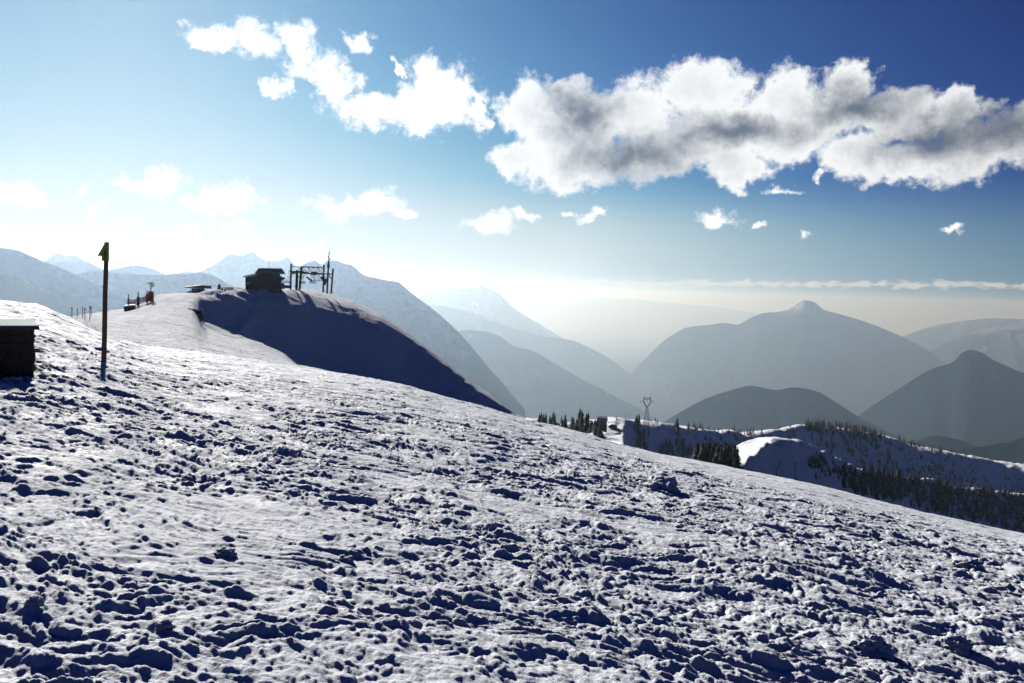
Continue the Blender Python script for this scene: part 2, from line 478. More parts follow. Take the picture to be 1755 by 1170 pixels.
def relief(x, y):
    """medium and small relief over the land (metres)"""
    r = np.hypot(x, y)
    a = np.arctan2(x, y)
    right_side = ss(a, -0.05, 0.35)
    # broad rolls
    z = 0.10 * perlin(x / 7.0, y / 5.0, 3) * ss(r, 2, 9) * (1 - ss(r, 28, 55) * 0.8)
    wx = x + 0.5 * perlin(x / 1.7, y / 1.7, 21) + 0.12 * perlin(x / .4, y / .4, 22)
    wy = y + 0.5 * perlin(x / 1.7 + 9, y / 1.7, 23) + 0.12 * perlin(x / .4, y / .4 + 5, 24)
    churn = fbm(x / 3.5, y / 2.6, 3, 31) + 0.46 + 0.2 * right_side
    churn = churn - ss(r, 14, 30) * (0.15 + 0.75 * right_side)
    churn = 0.16 + 0.84 * ss(churn, -0.1, 0.55)
    nearby = np.maximum(0.4 + 0.6 * ss(r, 4, 14), 0.8 * right_side)
    far = 1 - ss(r, 70, 110)
    # ruts and scarps left by skis, running across the fall line
    th = rad(-14)
    ux = wx * math.cos(th) + wy * math.sin(th)
    uy = -wx * math.sin(th) + wy * math.cos(th)
    n1 = perlin(ux / 1.3, uy / 0.42, 41)
    n2 = perlin(ux / 0.55, uy / 0.17, 42)
    scarp = np.tanh(3.0 * n1) * 0.027 * nearby + np.tanh(3 * n2) * 0.014
    z = z + scarp * (0.4 + 0.8 * churn) * far
    z = z + 0.035 * perlin(wx / 0.9, wy / 0.8, 43) * churn * far
    # wind crust: broken, overlapping small ridges
    cr1 = fbm(ux / 0.8, uy / 0.30, 4, 44, .6)
    cr2 = fbm(ux / 0.30, uy / 0.12, 3, 45, .6)
    z = z + (0.058 * cr1 - 0.03 * np.abs(cr1)) * (0.35 + .8 * churn) * far * nearby
    z = z + 0.030 * cr2 * (0.5 + .6 * churn) * (1 - ss(r, 30, 60))
    # clods
    lump = lumps(wx, wy, 0.9, 51, .07, .19, 0.20, .6, 1.0) * 0.40
    lump = np.maximum(lump, lumps(wx, wy, 0.33, 52, .12, .38, 0.30, .55, .9) * 0.38)
    lump2 = lumps(wx, wy, 0.14, 53, .2, .44, 0.45, .55, .5) * 0.55
    lump3 = lumps(x, y, 0.07, 54, .25, .42, 0.6, .5, 0) * 0.45
    pits = lumps(wx, wy, 1.1, 55, .08, .24, 0.32, 1.0, 1.0) * 0.32
    fine = 1 - ss(r, 22, 45)
    z = z + lump * churn * far * (0.8 + 0.45 * right_side) * nearby + (lump2 * (0.5 + .6 * churn) + lump3 * (0.4 + .6 * churn)) * fine
    z = z - pits * churn * far * nearby
    z = z + 0.016 * fbm(x / 0.11, y / 0.09, 3, 61, .55) * (0.35 + churn) * (1 - ss(r, 12, 25))
    z = z + 0.02 * fbm(x / 0.8, y / 0.3, 3, 71) * far * ss(r, 8, 20)
    # old, wind worn crust farther out and on the hill
    out = ss(r, 45, 70) * (1 - ss(r, 330, 450))
    z = z + out * (0.35 * fbm(x / 16, y / 16, 3, 81) + 0.16 * perlin(x / 5 + perlin(x / 9, y / 9, 84), y / 2.2, 85) + 0.07 * fbm(x / 2.0, y / 1.1, 3, 82))
    # wind lips of the cornice over the shaded face
    ca, cr = ss(a, -0.400, -0.375) * (1 - ss(a, -0.31, -0.29)), ss(r, 211, 219) * (1 - ss(r, 226, 238))
    z = z + ca * cr * (0.6 * np.tanh(2.5 * perlin(x / 7, y / 4.5, 86)) + 0.25 * np.tanh(3 * perlin(x / 2.6, y / 1.7, 87)))
    d3 = ss(r, 330, 600)
    z = z + d3 * (9.0 * fbm(x / 130, y / 130, 5, 91, .55) - 6.5 * np.abs(perlin(x / 60 + .7 * perlin(x / 50, y / 50, 96), y / 60, 92))
                  - 2.2 * np.abs(perlin(x / 22, y / 22, 93)) + 3.0)
    return z


def ground(x, y):
    return float(land(np.array([x]), np.array([y]))[0] + relief(np.array([x]), np.array([y]))[0])


# ------------------------------------------------------------------ object helpers
def tag(o, label=None, cat=None, group=None, kind=None):
    if label: o['label'] = label
    if cat: o['category'] = cat
    if group: o['group'] = group
    if kind: o['kind'] = kind
    return o


def grid_object(name, X, Y, Zv, mat, wrap=False):
    nr, nc = X.shape
    co = np.empty((nr * nc, 3), np.float32)
    co[:, 0] = X.ravel(); co[:, 1] = Y.ravel(); co[:, 2] = Zv.ravel()
    idx = np.arange(nr * nc, dtype=np.int32).reshape(nr, nc)
    if wrap:
        idx = np.concatenate([idx, idx[:, :1]], axis=1)
    a = idx[:-1, :-1].ravel(); b = idx[:-1, 1:].ravel(); c = idx[1:, 1:].ravel(); d = idx[1:, :-1].ravel()
    quads = np.stack([a, d, c, b], axis=1).astype(np.int32).ravel()
    me = bpy.data.meshes.new(name)
    me.vertices.add(nr * nc)
    me.vertices.foreach_set('co', co.ravel())
    nf = len(a)
    me.loops.add(nf * 4)
    me.loops.foreach_set('vertex_index', quads)
    me.polygons.add(nf)
    me.polygons.foreach_set('loop_start', np.arange(0, nf * 4, 4, dtype=np.int32))
    me.update(calc_edges=True)
    me.polygons.foreach_set('use_smooth', np.ones(nf, dtype=bool))
    # faces must look up
    if me.polygons[nf // 2].normal.z < 0:
        me.flip_normals()
    me.materials.append(mat)
    o = bpy.data.objects.new(name, me)
    COL.objects.link(o)
    return o


def material(name, build):
    m = bpy.data.materials.new(name)
    m.use_nodes = True
    t = NT(m.node_tree)
    bsdf = t.n('ShaderNodeBsdfPrincipled')
    out = t.n('ShaderNodeOutputMaterial')
    t.put(out.inputs[0], bsdf.outputs[0])
    build(t, bsdf)
    return m


def pos_node(t):
    return t.n('ShaderNodeNewGeometry').outputs['Position']


def bump(t, bsdf, h, strength, dist):
    b = t.n('ShaderNodeBump')
    b.inputs['Strength'].default_value = strength
    b.inputs['Distance'].default_value = dist
    t.put(b.inputs['Height'], h)
    t.put(bsdf.inputs['Normal'], b.outputs[0])


def snow_near(t, b):
    p = pos_node(t)
    n = t.noise(p, 9.0, 4, .6)
    t.put(b.inputs['Base Color'], t.mix(n, (0.64, 0.68, 0.75, 1), (0.74, 0.77, 0.81, 1)))
    b.inputs['Specular IOR Level'].default_value = 0.12
    ice = t.ramp(t.noise(p, 1.3, 5, .65), 0.42, 0.66)
    t.put(b.inputs['Roughness'], t.ramp(ice, 0, 1, 0.8, 0.55, False))
    h = t.m('ADD', t.noise(p, 60, 3, .7), t.m('MULTIPLY', t.noise(p, 210, 2, .6), .35))
    bump(t, b, h, 0.55, 0.02)


def snow_hill_m(t, b):
    p = pos_node(t)
    n = t.noise(p, 0.5, 4, .6)
    t.put(b.inputs['Base Color'], t.mix(n, (0.64, 0.68, 0.75, 1), (0.74, 0.77, 0.81, 1)))
    b.inputs['Specular IOR Level'].default_value = 0.05
    t.put(b.inputs['Roughness'], t.ramp(t.noise(p, .35, 4, .6), .35, .65, .9, .75, False))
    q = t.v('MULTIPLY', p, (1.0, 0.32, 0.6))
    h = t.m('ADD', t.noise(p, 0.9, 5, .65, 1.2), t.m('MULTIPLY', t.noise(q, 2.2, 4, .6, .8), .7))
    bump(t, b, h, 0.85, 0.5)


def snow_valley_m(t, b):
    p = pos_node(t)
    nrm = t.n('ShaderNodeSeparateXYZ')
    t.put(nrm.inputs[0], t.n('ShaderNodeNewGeometry').outputs['True Normal'])
    n = t.noise(p, 0.02, 6, .65)
    scrub = t.ramp(t.noise(p, 0.05, 8, .75), 0.56, 0.68)
    steep = t.ramp(nrm.outputs[2], 0.93, 0.82)
    f = t.m('MULTIPLY', scrub, t.m('MULTIPLY_ADD', steep, .8, .15))
    snow = t.mix(n, (0.72, 0.76, 0.82, 1), (0.83, 0.84, 0.86, 1))
    t.put(b.inputs['Base Color'], t.mix(f, snow, (0.05, 0.048, 0.045, 1)))
    b.inputs['Roughness'].default_value = .6
    bump(t, b, t.noise(p, .12, 6, .65), 0.5, 3.0)


M_SNOW = material('snow_near', snow_near)
M_HILL = material('snow_hill', snow_hill_m)
M_VALLEY = material('snow_valley', snow_valley_m)


FAR = 2.4


def mountain_mat(name, lo, hi, forest=(0.035, 0.045, 0.04, 1), patch=0.5, scale=0.002):
    """snow above, forest below; the line between them is ragged"""
    lo, hi, scale = lo * FAR, hi * FAR, scale / FAR

    def build(t, b):
        p = pos_node(t)
        s = t.n('ShaderNodeSeparateXYZ'); t.put(s.inputs[0], p)
        g = t.n('ShaderNodeNewGeometry')
        nn = t.n('ShaderNodeSeparateXYZ'); t.put(nn.inputs[0], g.outputs['Normal'])
        z = t.m('MULTIPLY_ADD', t.m('SUBTRACT', t.noise(p, scale, 7, .68), .5), (hi - lo) * 1.5, s.outputs[2])
        up_ = t.ramp(z, lo, hi)
        spot = t.ramp(t.noise(p, scale * 9, 7, .7), .50, .60)
        f = t.m('MULTIPLY', up_, t.ramp(spot, 0, 1, 1, 1 - patch, False), clamp=True)
        rock = t.ramp(nn.outputs[2], .62, .74)
        f = t.m('MULTIPLY', f, rock)
        clear = t.m('MULTIPLY', t.ramp(t.noise(p, scale * 2.2, 6, .65), .62, .70), .35 if forest[0] > .034 else .03)
        f = t.m('MAXIMUM', f, clear)
        t.put(b.inputs['Base Color'], t.mix(f, forest, (.80, .82, .86, 1)))
        b.inputs['Roughness'].default_value = .95
        b.inputs['Specular IOR Level'].default_value = 0.0
        bump(t, b, t.noise(p, scale * 6, 8, .7), .6, 40)
    return material(name, build)


def valley_floor_m(t, b):
    p = pos_node(t)
    n = t.noise(p, 0.0006, 7, .65)
    t.put(b.inputs['Base Color'], t.mix(n, (0.03, 0.04, 0.045, 1), (.12, .13, .14, 1)))
    b.inputs['Roughness'].default_value = .95
    b.inputs['Specular IOR Level'].default_value = 0.0


# ------------------------------------------------------------------ the snow: one polar sheet in three rings, all round the camera
az_front = np.linspace(-0.80, 0.80, QA if 'QA' in globals() else 1500)
az_back = np.linspace(0.80, 2 * PI - 0.80, 90)[1:-1]
AZ = np.concatenate([az_front, az_back])


def ring(name, rows, mat):
    R, A = np.meshgrid(rows, AZ, indexing='ij')
    X = R * np.sin(A); Y = R * np.cos(A)
    Zv = land(X.ravel(), Y.ravel()) + relief(X.ravel(), Y.ravel())
    o = grid_object(name, X, Y, Zv.reshape(X.shape), mat, wrap=True)
    return tag(o, kind='structure')


rows_a = np.concatenate([np.geomspace(.05, 2.2, 60)[:-1], np.geomspace(2.2, 75, 1350)])
ring('snow_slope', rows_a, M_SNOW)
rows_b = np.geomspace(75, 450, 420)
ring('snow_hill', rows_b, M_HILL)
rows_c = np.geomspace(450, 6000, 420)
ring('valley_terrain', rows_c, M_VALLEY)


# ------------------------------------------------------------------ far mountains
# (FAR stretches their distances and sizes together)
def mountain(name, nodes, D, D2=None, slope=.5, spur=.28, lam=420, mat=None, nc=420, nr=170, rough=10, seed=1, back=.6, foot=-2990, power=1.0, shelf=0.0):
    """nodes: picture points of the crest; D (to D2) metres away"""
    D2 = (D2 or D) * FAR
    D = D * FAR
    lam = lam * FAR
    rough = rough * FAR
    pxs = np.array([n[0] for n in nodes], float)
    az = np.array([azel(n[0], n[1])[0] for n in nodes])
    tn = np.array([math.tan(azel(n[0], n[1])[1]) for n in nodes])
    a = np.linspace(az[0], az[-1], nc)
    d = D + (D2 - D) * (a - az[0]) / (az[-1] - az[0])
    zr = pchip(az, tn, a) * d
    s = a * (D + D2) / 2
    zr = zr + rough * fbm(s / (lam * .5), s * 0 + seed, 5, seed) - rough * .3
    hmax = (zr.max() - foot)
    wf = hmax / slope * 1.15
    tf = -np.linspace(1, 0, int(nr * .68)) ** 1.5 * wf
    tb = np.linspace(0, 1, int(nr * .32))[1:] ** 1.5 * wf * back
    t = np.concatenate([tf, tb])
    T, A = np.meshgrid(t, a, indexing='ij')
    Dm = np.broadcast_to(d, A.shape); Zr = np.broadcast_to(zr, A.shape)
    Sx = A * (D + D2) / 2
    # wander of the crest towards and away from the eye
    wander = 0
    ad = np.abs(T)
    wx = Sx + .35 * lam * perlin(Sx / lam + 3, T / lam, seed + 5)
    rid = 1 - np.abs(perlin(wx / lam, T / (lam * 2.4) + seed, seed + 9)) * 2
    rid2 = 1 - np.abs(perlin(wx / (lam * .4), T / (lam * .9), seed + 10)) * 2
    fall = slope * ad ** power * (wf ** (1 - power))
    depth = np.minimum(ad / (lam * 1.2), 1.0)
    Zv = Zr - fall - spur * lam * depth * (1 - rid) - spur * lam * .35 * depth * (1 - rid2)
    Zv = Zv + shelf * lam * depth * (perlin(Sx / (lam * 1.1), T / (lam * .55) + seed, seed + 31) - .55 + .4 * perlin(Sx / (lam * .4), T / (lam * .25), seed + 32))
    Zv = Zv + np.minimum(ad / 60, 1) * 10 * (fbm(Sx / 90, T / 90, 4, seed + 20) - .8)
    Zv = np.maximum(Zv, foot - 20)
    R = Dm + T
    o = grid_object(name, R * np.sin(A), R * np.cos(A), Zv, mat)
    return tag(o, kind='structure')


MM = {
    'high': mountain_mat('mountain_high', -900, -300, patch=.1),
    'left': mountain_mat('mountain_left', -150, -10, forest=(.03, .04, .045, 1), patch=.15, scale=.004),
    'mid': mountain_mat('mountain_mid', -500, 100, patch=.5, scale=.003),
    'peak': mountain_mat('mountain_peak', -260, 30, forest=(.014, .022, .029, 1), patch=.5, scale=.002),
    'forest': mountain_mat('mountain_forest', 300, 900, forest=(.012, .020, .026, 1), patch=.6, scale=.003),
}
# left: snowy ranges
mountain('mountain_left_range', [(-420, 400), (-200, 440), (-60, 436), (0, 424), (28, 428), (55, 439), (85, 452), (110, 461), (150, 480), (185, 497), (240, 520)],
         3300, 3000, .31, .28, 330, MM['left'], shelf=.7, seed=11, rough=4)
mountain('mountain_twin_peaks', [(40, 470), (78, 445), (101, 432), (112, 437), (125, 434), (150, 449), (190, 475), (230, 500)], 5600, None, .6, .4, 300, MM['high'], nc=200, seed=12, rough=15)
mountain('mountain_saddle_ridge', [(60, 470), (75, 449), (110, 448), (145, 447), (165, 455), (183, 462), (205, 458), (235, 454), (255, 458), (285, 470), (320, 490)],
         4800, None, .5, .3, 400, MM['left'], nc=260, seed=13, rough=5)
mountain('mountain_snow_ridge', [(60, 500), (95, 478), (120, 470), (150, 465), (175, 464), (200, 466), (240, 468), (270, 470), (300, 468), (325, 467), (345, 466), (365, 471), (390, 485), (420, 500), (470, 520)],
         3700, 3200, .31, .26, 300, MM['left'], shelf=.7, seed=14, rough=4)
mountain('mountain_pale_massif', [(200, 500), (300, 468), (322, 461), (335, 464), (352, 459), (375, 447), (395, 434), (415, 436), (433, 430), (446, 440), (457, 444), (470, 443), (484, 441), (492, 436), (502, 447), (530, 470), (600, 520)],
         5400, None, .62, .45, 700, MM['high'], seed=15, rough=25)
mountain('mountain_round_shoulder', [(430, 500), (500, 468), (525, 450), (540, 446), (550, 452), (562, 446), (575, 446), (590, 451), (602, 453), (625, 470), (655, 478), (680, 482), (705, 500), (735, 524), (760, 544), (790, 572), (830, 620), (900, 700)],
         4300, 3900, .6, .33, 480, MM['mid'], seed=16, rough=10)
# centre: fading ridges
mountain('mountain_pale_peak', [(640, 560), (700, 515), (733, 503), (765, 497), (795, 494), (812, 492), (825, 488), (838, 493), (855, 502), (875, 522), (900, 540), (930, 558), (975, 585), (1040, 620), (1120, 670), (1180, 720)],
         13500, None, .5, .3, 600, MM['high'], seed=17, rough=12)
mountain('mountain_long_spur', [(640, 600), (735, 522), (790, 530), (830, 543), (880, 562), (930, 575), (975, 582), (1020, 600), (1060, 625), (1110, 665), (1160, 710), (1220, 770)],
         10500, None, .45, .25, 500, MM['mid'], seed=18, rough=8)
mountain('mountain_wooded_dome', [(660, 640), (710, 605), (745, 588), (775, 572), (800, 565), (830, 567), (855, 575), (880, 592), (905, 598), (950, 622), (1000, 650), (1050, 676), (1100, 703), (1160, 740), (1240, 800)],
         7000, 6500, .5, .25, 350, mountain_mat('wooded_dome', -220, 200, patch=.7, scale=.004), seed=19, rough=7)
# right
mountain('mountain_snow_tipped', [(1080, 640), (1150, 575), (1180, 560), (1215, 556), (1245, 553), (1262, 556), (1285, 545), (1310, 536), (1345, 532), (1362, 523), (1380, 514), (1395, 517), (1412, 530), (1440, 538), (1480, 550), (1520, 565), (1560, 583), (1600, 606), (1650, 650), (1720, 720)],
         10500, None, .54, .16, 450, MM['peak'], seed=21, rough=8, nc=500)
mountain('mountain_dark_dome', [(1060, 800), (1140, 722), (1175, 700), (1215, 680), (1255, 667), (1290, 661), (1330, 666), (1365, 663), (1395, 668), (1425, 684), (1450, 700), (1480, 718), (1520, 738), (1560, 756), (1620, 790), (1700, 840)],
         3700, None, .5, .10, 260, MM['forest'], seed=22, rough=7, nc=500)
mountain('mountain_rocky_knob', [(1400, 760), (1480, 705), (1540, 665), (1600, 630), (1635, 618), (1650, 603), (1665, 599), (1685, 604), (1700, 614), (1730, 628), (1765, 642), (1850, 660), (2000, 720)],
         4700, None, .56, .10, 420, MM['forest'], seed=23, rough=9, nc=400)
mountain('mountain_far_right_ridge', [(1450, 640), (1550, 575), (1610, 556), (1660, 548), (1700, 545), (1760, 546), (1900, 560), (2100, 570)],
         15000, None, .4, .3, 900, MM['mid'], seed=24, rough=15, nc=260)
mountain('mountain_right_ridge', [(1480, 660), (1590, 603), (1640, 578), (1680, 565), (1720, 558), (1780, 555), (1900, 560), (2100, 590)],
         11000, None, .45, .3, 600, MM['mid'], seed=25, rough=12, nc=260)
mountain('mountain_low_right_ridge', [(1480, 790), (1560, 748), (1620, 738), (1680, 722), (1720, 710), (1780, 702), (1900, 690), (2050, 700)],
         4600, None, .45, .25, 380, MM['forest'], seed=26, rough=6, nc=300)
mountain('mountain_small_dome', [(1530, 790), (1560, 762), (1580, 750), (1605, 745), (1640, 752), (1670, 762), (1710, 775), (1780, 800)],
         2900, None, .5, .2, 200, MM['forest'], seed=27, rough=6, nc=240)
mountain('mountain_dark_spur', [(1520, 800), (1585, 776), (1640, 770), (1690, 763), (1725, 757), (1760, 745), (1850, 720), (2000, 700)],
         2100, None, .5, .2, 160, MM['forest'], seed=28, rough=4, nc=300)
mountain('mountain_faint_horizon', [(600, 560), (800, 520), (870, 506), (950, 507), (1050, 510), (1150, 518), (1260, 530), (1400, 560)],
         30000, None, .35, .3, 1200, MM['mid'], seed=29, rough=20, nc=200)

# valley floor out to the horizon
th = np.linspace(0, 2 * PI, 121)[:-1]
rr = np.array([1.0, 3000, 6000, 12000, 24000, 45000, 84000.0])
R, A = np.meshgrid(rr, th, indexing='ij')
tag(grid_object('valley_floor', R * np.sin(A), R * np.cos(A), R * 0 - 3010.0, material('valley_floor', valley_floor_m), wrap=True), kind='structure')

# ------------------------------------------------------------------ haze
HAZE_DENSITY = 4.7e-5
bm = bmesh.new()
bmesh.ops.create_cube(bm, size=1)
for v in bm.verts:
    v.co = Vector((v.co.x * 170000, v.co.y * 170000, -3014 if v.co.z < 0 else 440))
me = bpy.data.meshes.new('haze')
bm.to_mesh(me); bm.free()
hm = bpy.data.materials.new('haze')
hm.use_nodes = True
t = NT(hm.node_tree)
pv = t.n('ShaderNodeVolumePrincipled')
pv.inputs['Color'].default_value = (0.50, 0.69, 0.93, 1)
pv.inputs['Absorption Color'].default_value = (1, 0.9, 0, 1)
pv.inputs['Density'].default_value = HAZE_DENSITY
pv.inputs['Anisotropy'].default_value = 0.62
out = t.n('ShaderNodeOutputMaterial')
t.put(out.inputs['Volume'], pv.outputs[0])
me.materials.append(hm)
ho = bpy.data.objects.new('haze', me)
COL.objects.link(ho)
tag(ho, kind='stuff')


# ------------------------------------------------------------------ object building kit
class Site:
    """a spot on the ground seen at picture column px, r metres away; local X runs to the right, Y away from the eye, Z up"""

    def __init__(self, px, py, r, z=None):
        self.a0 = azel(px, py)[0]
        self.r = r
        self.x, self.y = r * math.sin(self.a0), r * math.cos(self.a0)
        self.z = ground(self.x, self.y) if z is None else z

    def P(self, px, py, dy=0.0):
        a, e = azel(px, py)
        t = (self.r + dy) / math.cos(a - self.a0)
        return Vector((t * math.sin(a - self.a0), dy, t * math.tan(e) - self.z))

    def place(self, o):
        o.location = (self.x, self.y, self.z)
        o.rotation_euler = (0, 0, -self.a0)
        return o


def empty(name, site, label, cat, group=None):
    o = bpy.data.objects.new(name, None)
    COL.objects.link(o)
    if site: site.place(o)
    return tag(o, label, cat, group)


class MB:
    def __init__(self):
        self.b = bmesh.new()

    def box(self, c, s, rot=None, taper=1.0):
        r = bmesh.ops.create_cube(self.b, size=1)
        for v in r['verts']:
            k = taper if v.co.z > 0 else 1
            p = Vector((v.co.x * s[0] * k, v.co.y * s[1] * k, v.co.z * s[2]))
            if rot is not None: p = rot @ p
            v.co = p + Vector(c)
        return self

    def bar(self, p, q, w, h=None):
        """square bar between two points"""
        p, q = Vector(p), Vector(q)
        d = q - p
        m = d.to_track_quat('Z', 'Y').to_matrix()
        return self.box((p + q) / 2, (w, h or w, d.length), m)

    def tube(self, pts, rads, seg=8):
        pts = [Vector(p) for p in pts]
        rings = []
        for i, p in enumerate(pts):
            d = (pts[min(i + 1, len(pts) - 1)] - pts[max(i - 1, 0)]).normalized()
            m = d.to_track_quat('Z', 'Y').to_matrix()
            rr_ = rads[i] if isinstance(rads, (list, tuple)) else rads
            rings.append([self.b.verts.new(p + m @ Vector((rr_ * math.cos(2 * PI * k / seg), rr_ * math.sin(2 * PI * k / seg), 0))) for k in range(seg)])
        for a, b in zip(rings, rings[1:]):
            for k in range(seg):
                self.b.faces.new((a[k], a[(k + 1) % seg], b[(k + 1) % seg], b[k]))
        self.b.faces.new(list(reversed(rings[0])))
        self.b.faces.new(rings[-1])
        return self

    def prism(self, pts, dy):
        """outline in X-Z, extruded along Y by dy"""
        f = [self.b.verts.new(Vector(p)) for p in pts]
        g = [self.b.verts.new(Vector(p) + Vector((0, dy, 0))) for p in pts]
        self.b.faces.new(f)
        self.b.faces.new(list(reversed(g)))
        n = len(f)
        for i in range(n):
            self.b.faces.new((f[i], g[i], g[(i + 1) % n], f[(i + 1) % n]))
        return self

    def build(self, name, mat, parent=None, site=None, bevel=0, smooth=False):
        bmesh.ops.recalc_face_normals(self.b, faces=self.b.faces)
        me = bpy.data.meshes.new(name)
        self.b.to_mesh(me)
        self.b.free()
        if smooth:
            me.polygons.foreach_set('use_smooth', np.ones(len(me.polygons), dtype=bool))
        me.materials.append(mat)
        o = bpy.data.objects.new(name, me)
        COL.objects.link(o)
        if parent: o.parent = parent
        if site: site.place(o)
        if bevel:
            m = o.modifiers.new('bevel', 'BEVEL'); m.width = bevel; m.segments = 2
        return o


def plain(name, col, rough=.7, metal=0.0, var=.35, scale=6.0, bmp=.3, dist=.01):
    def build(t, b):
        tcx = t.n('ShaderNodeTexCoord')
        n = t.noise(tcx.outputs['Object'], scale, 6, .65)
        c2 = tuple(c * (1 - var) for c in col) + (1,)
        t.put(b.inputs['Base Color'], t.mix(n, c2, tuple(min(1, c * (1 + var)) for c in col) + (1,)))
        b.inputs['Roughness'].default_value = rough
        b.inputs['Metallic'].default_value = metal
        bump(t, b, t.noise(tcx.outputs['Object'], scale * 3, 5, .6), bmp, dist)
    return material(name, build)


M_WOOD = plain('weathered_wood', (.018, .013, .010), .8, scale=5)
M_POLE = plain('stained_pole', (.075, .035, .018), .7, scale=9)
M_YELLOW = plain('yellow_board', (.75, .78, .06), .5, var=.25, scale=12)
M_BLACK = plain('black_paint', (.012, .012, .013), .6)
M_STEEL = plain('galvanised_steel', (.16, .165, .17), .45, .6)
M_DSTEEL = plain('dark_steel', (.035, .037, .04), .5, .4)
M_ROOF = plain('roof_metal', (.06, .06, .065), .35, .7, scale=1.5)
M_ICE = plain('icy_sheet', (.62, .68, .76), .12, .0, var=.12, scale=3, bmp=.25, dist=.01)
M_RED = plain('red_padding', (.55, .035, .02), .6, var=.2)
M_BLUE = plain('blue_mat', (.02, .06, .42), .5, var=.2)
M_NET = plain('plum_net', (.16, .05, .12), .8)
M_ROCK = plain('dark_rock', (.014, .012, .011), .9, scale=1.2, bmp=.9, dist=.3)
M_LUMP = material('clod_snow', snow_near)
M_PANE = plain('window_pane', (.35, .38, .42), .1, scale=2)
M_PALE = plain('snow_cap', (.78, .82, .87), .6, var=.05, scale=2)
M_FIR = plain('fir_needles', (.012, .017, .012), .85, var=.5, scale=1.5)
M_BARK = plain('bark', (.05, .035, .025), .9)
M_STAKE = plain('stake_wood', (.20, .19, .05), .7)

# ------------------------------------------------------------------ marker pole in the near snow
st = Site(177, 597, 22.0)
pole = empty('piste_marker_pole', st, 'tall brown marker pole in the near snow with a yellow board at its top', 'pole')
b0, b1 = st.P(177, 599), st.P(183, 415)
b0.z = -0.45
MB().tube([b0, b0.lerp(b1, .3), b0.lerp(b1, .62) + Vector((-.008, 0, 0)), b1], [.062, .058, .056, .052], 12).build('post', M_POLE, pole, smooth=False)
bd = MB()
yaw = Matrix.Rotation(rad(-40), 3, 'Z')
o_ = b1 + Vector((.02, -.075, 0))
hs_ = (b1 - st.P(183, 447)).z
outline = [(0.03, -.02), (0.03, -hs_), (-.17, -hs_), (-.17, -hs_ * .74), (-.29, -hs_ * .74), (-.07, -.02)]
f = [bd.b.verts.new(o_ + yaw @ Vector((x, -.010, z))) for x, z in outline]
g = [bd.b.verts.new(o_ + yaw @ Vector((x, .010, z))) for x, z in outline]
bd.b.faces.new(f); bd.b.faces.new(list(reversed(g)))
for i in range(6): bd.b.faces.new((f[i], g[i], g[(i + 1) % 6], f[(i + 1) % 6]))
board = bd.build('arrow_board', M_YELLOW, pole)
mk = MB()
for (xa, za, xb, zb) in ((-.10, -hs_ * .70, -.065, -hs_ * .42), (-.03, -hs_ * .70, -.065, -hs_ * .42), (-.085, -hs_ * .60, -.045, -hs_ * .60)):
    mk.bar(o_ + yaw @ Vector((xa, -.014, za)), o_ + yaw @ Vector((xb, -.014, zb)), .012)
mk.build('sign_mark', M_BLACK, board)

# ------------------------------------------------------------------ low stone hut at the left edge
st = Site(0, 640, 14.6)
hut = empty('stone_shed', st, 'low black stone shed with an icy flat roof at the left edge of the snow', 'shed')
tr = st.P(65, 558); br = st.P(65, 645)
HWd = 3.4
x1 = tr.x - .06
wb = bmesh.new()
bmesh.ops.create_grid(wb, x_segments=2, y_segments=2, size=1)
wb.free()


def rough_box(x0, x1_, y0, y1, z0, z1, n, amp, seed):
    m = MB()
    r = bmesh.ops.create_cube(m.b, size=1)
    bmesh.ops.subdivide_edges(m.b, edges=m.b.edges[:], cuts=n, use_grid_fill=True)
    for v in m.b.verts:
        p = Vector((x0 + (v.co.x + .5) * (x1_ - x0), y0 + (v.co.y + .5) * (y1 - y0), z0 + (v.co.z + .5) * (z1 - z0)))
        a = np.array([p.x * 5 + p.y * 5.3]); b_ = np.array([p.z * 9 + p.y * 3])
        p += Vector((v.co.x, v.co.y, v.co.z * .3)).normalized() * amp * float(perlin(a, b_, seed)[0] + .5 * perlin(a * 2.7, b_ * 2.7, seed + 1)[0])
        v.co = p
    return m


rough_box(x1 - HWd, x1, 0, 2.05, -.5, tr.z - .05, 26, .05, 301).build('stone_wall', M_ROCK, hut)
rs_ = MB()
rs_.box(((x1 - HWd + x1) / 2 + .02, 1.03, tr.z - .012), (HWd + .10, 2.3, .045))
roof = rs_.build('roof', M_ICE, hut, bevel=.01)
MB().box(((x1 - HWd + x1) / 2 + .02, -.13, tr.z - .035), (HWd + .11, .03, .05)).build('roof_edge', M_WOOD, roof)

# ------------------------------------------------------------------ clods of snow large enough to single out
def clod(px, py, r, w, h, label, seed, group=None):
    stc = Site(px, py, r)
    bmc = bmesh.new()
    bmesh.ops.create_icosphere(bmc, subdivisions=5, radius=1)
    co = np.array([v.co[:] for v in bmc.verts])
    n = fbm(co[:, 0] * 1.2 + seed, co[:, 1] * 1.2 + co[:, 2] * 1.7, 4, seed) * .55 + np.abs(perlin(co[:, 0] * 2.6 + seed, co[:, 2] * 2.6 + co[:, 1] * 2.2, seed + 3)) * -.35
    n += .025 * fbm(co[:, 0] * 9, co[:, 1] * 9 + co[:, 2] * 8, 3, seed + 5)
    for v, k in zip(bmc.verts, n):
        v.co = Vector((v.co.x * w / 2, v.co.y * w / 2 * .9, v.co.z * h / 2)) * (1 + float(k)) + Vector((0, 0, h * .10))
    me_ = bpy.data.meshes.new('snow_clod')
    bmc.to_mesh(me_); bmc.free()
    me_.polygons.foreach_set('use_smooth', np.ones(len(me_.polygons), dtype=bool))
    me_.materials.append(M_LUMP)
    oc = bpy.data.objects.new('snow_clod', me_)
    COL.objects.link(oc)
    stc.place(oc)
    tag(oc, label, 'snow clod', group)


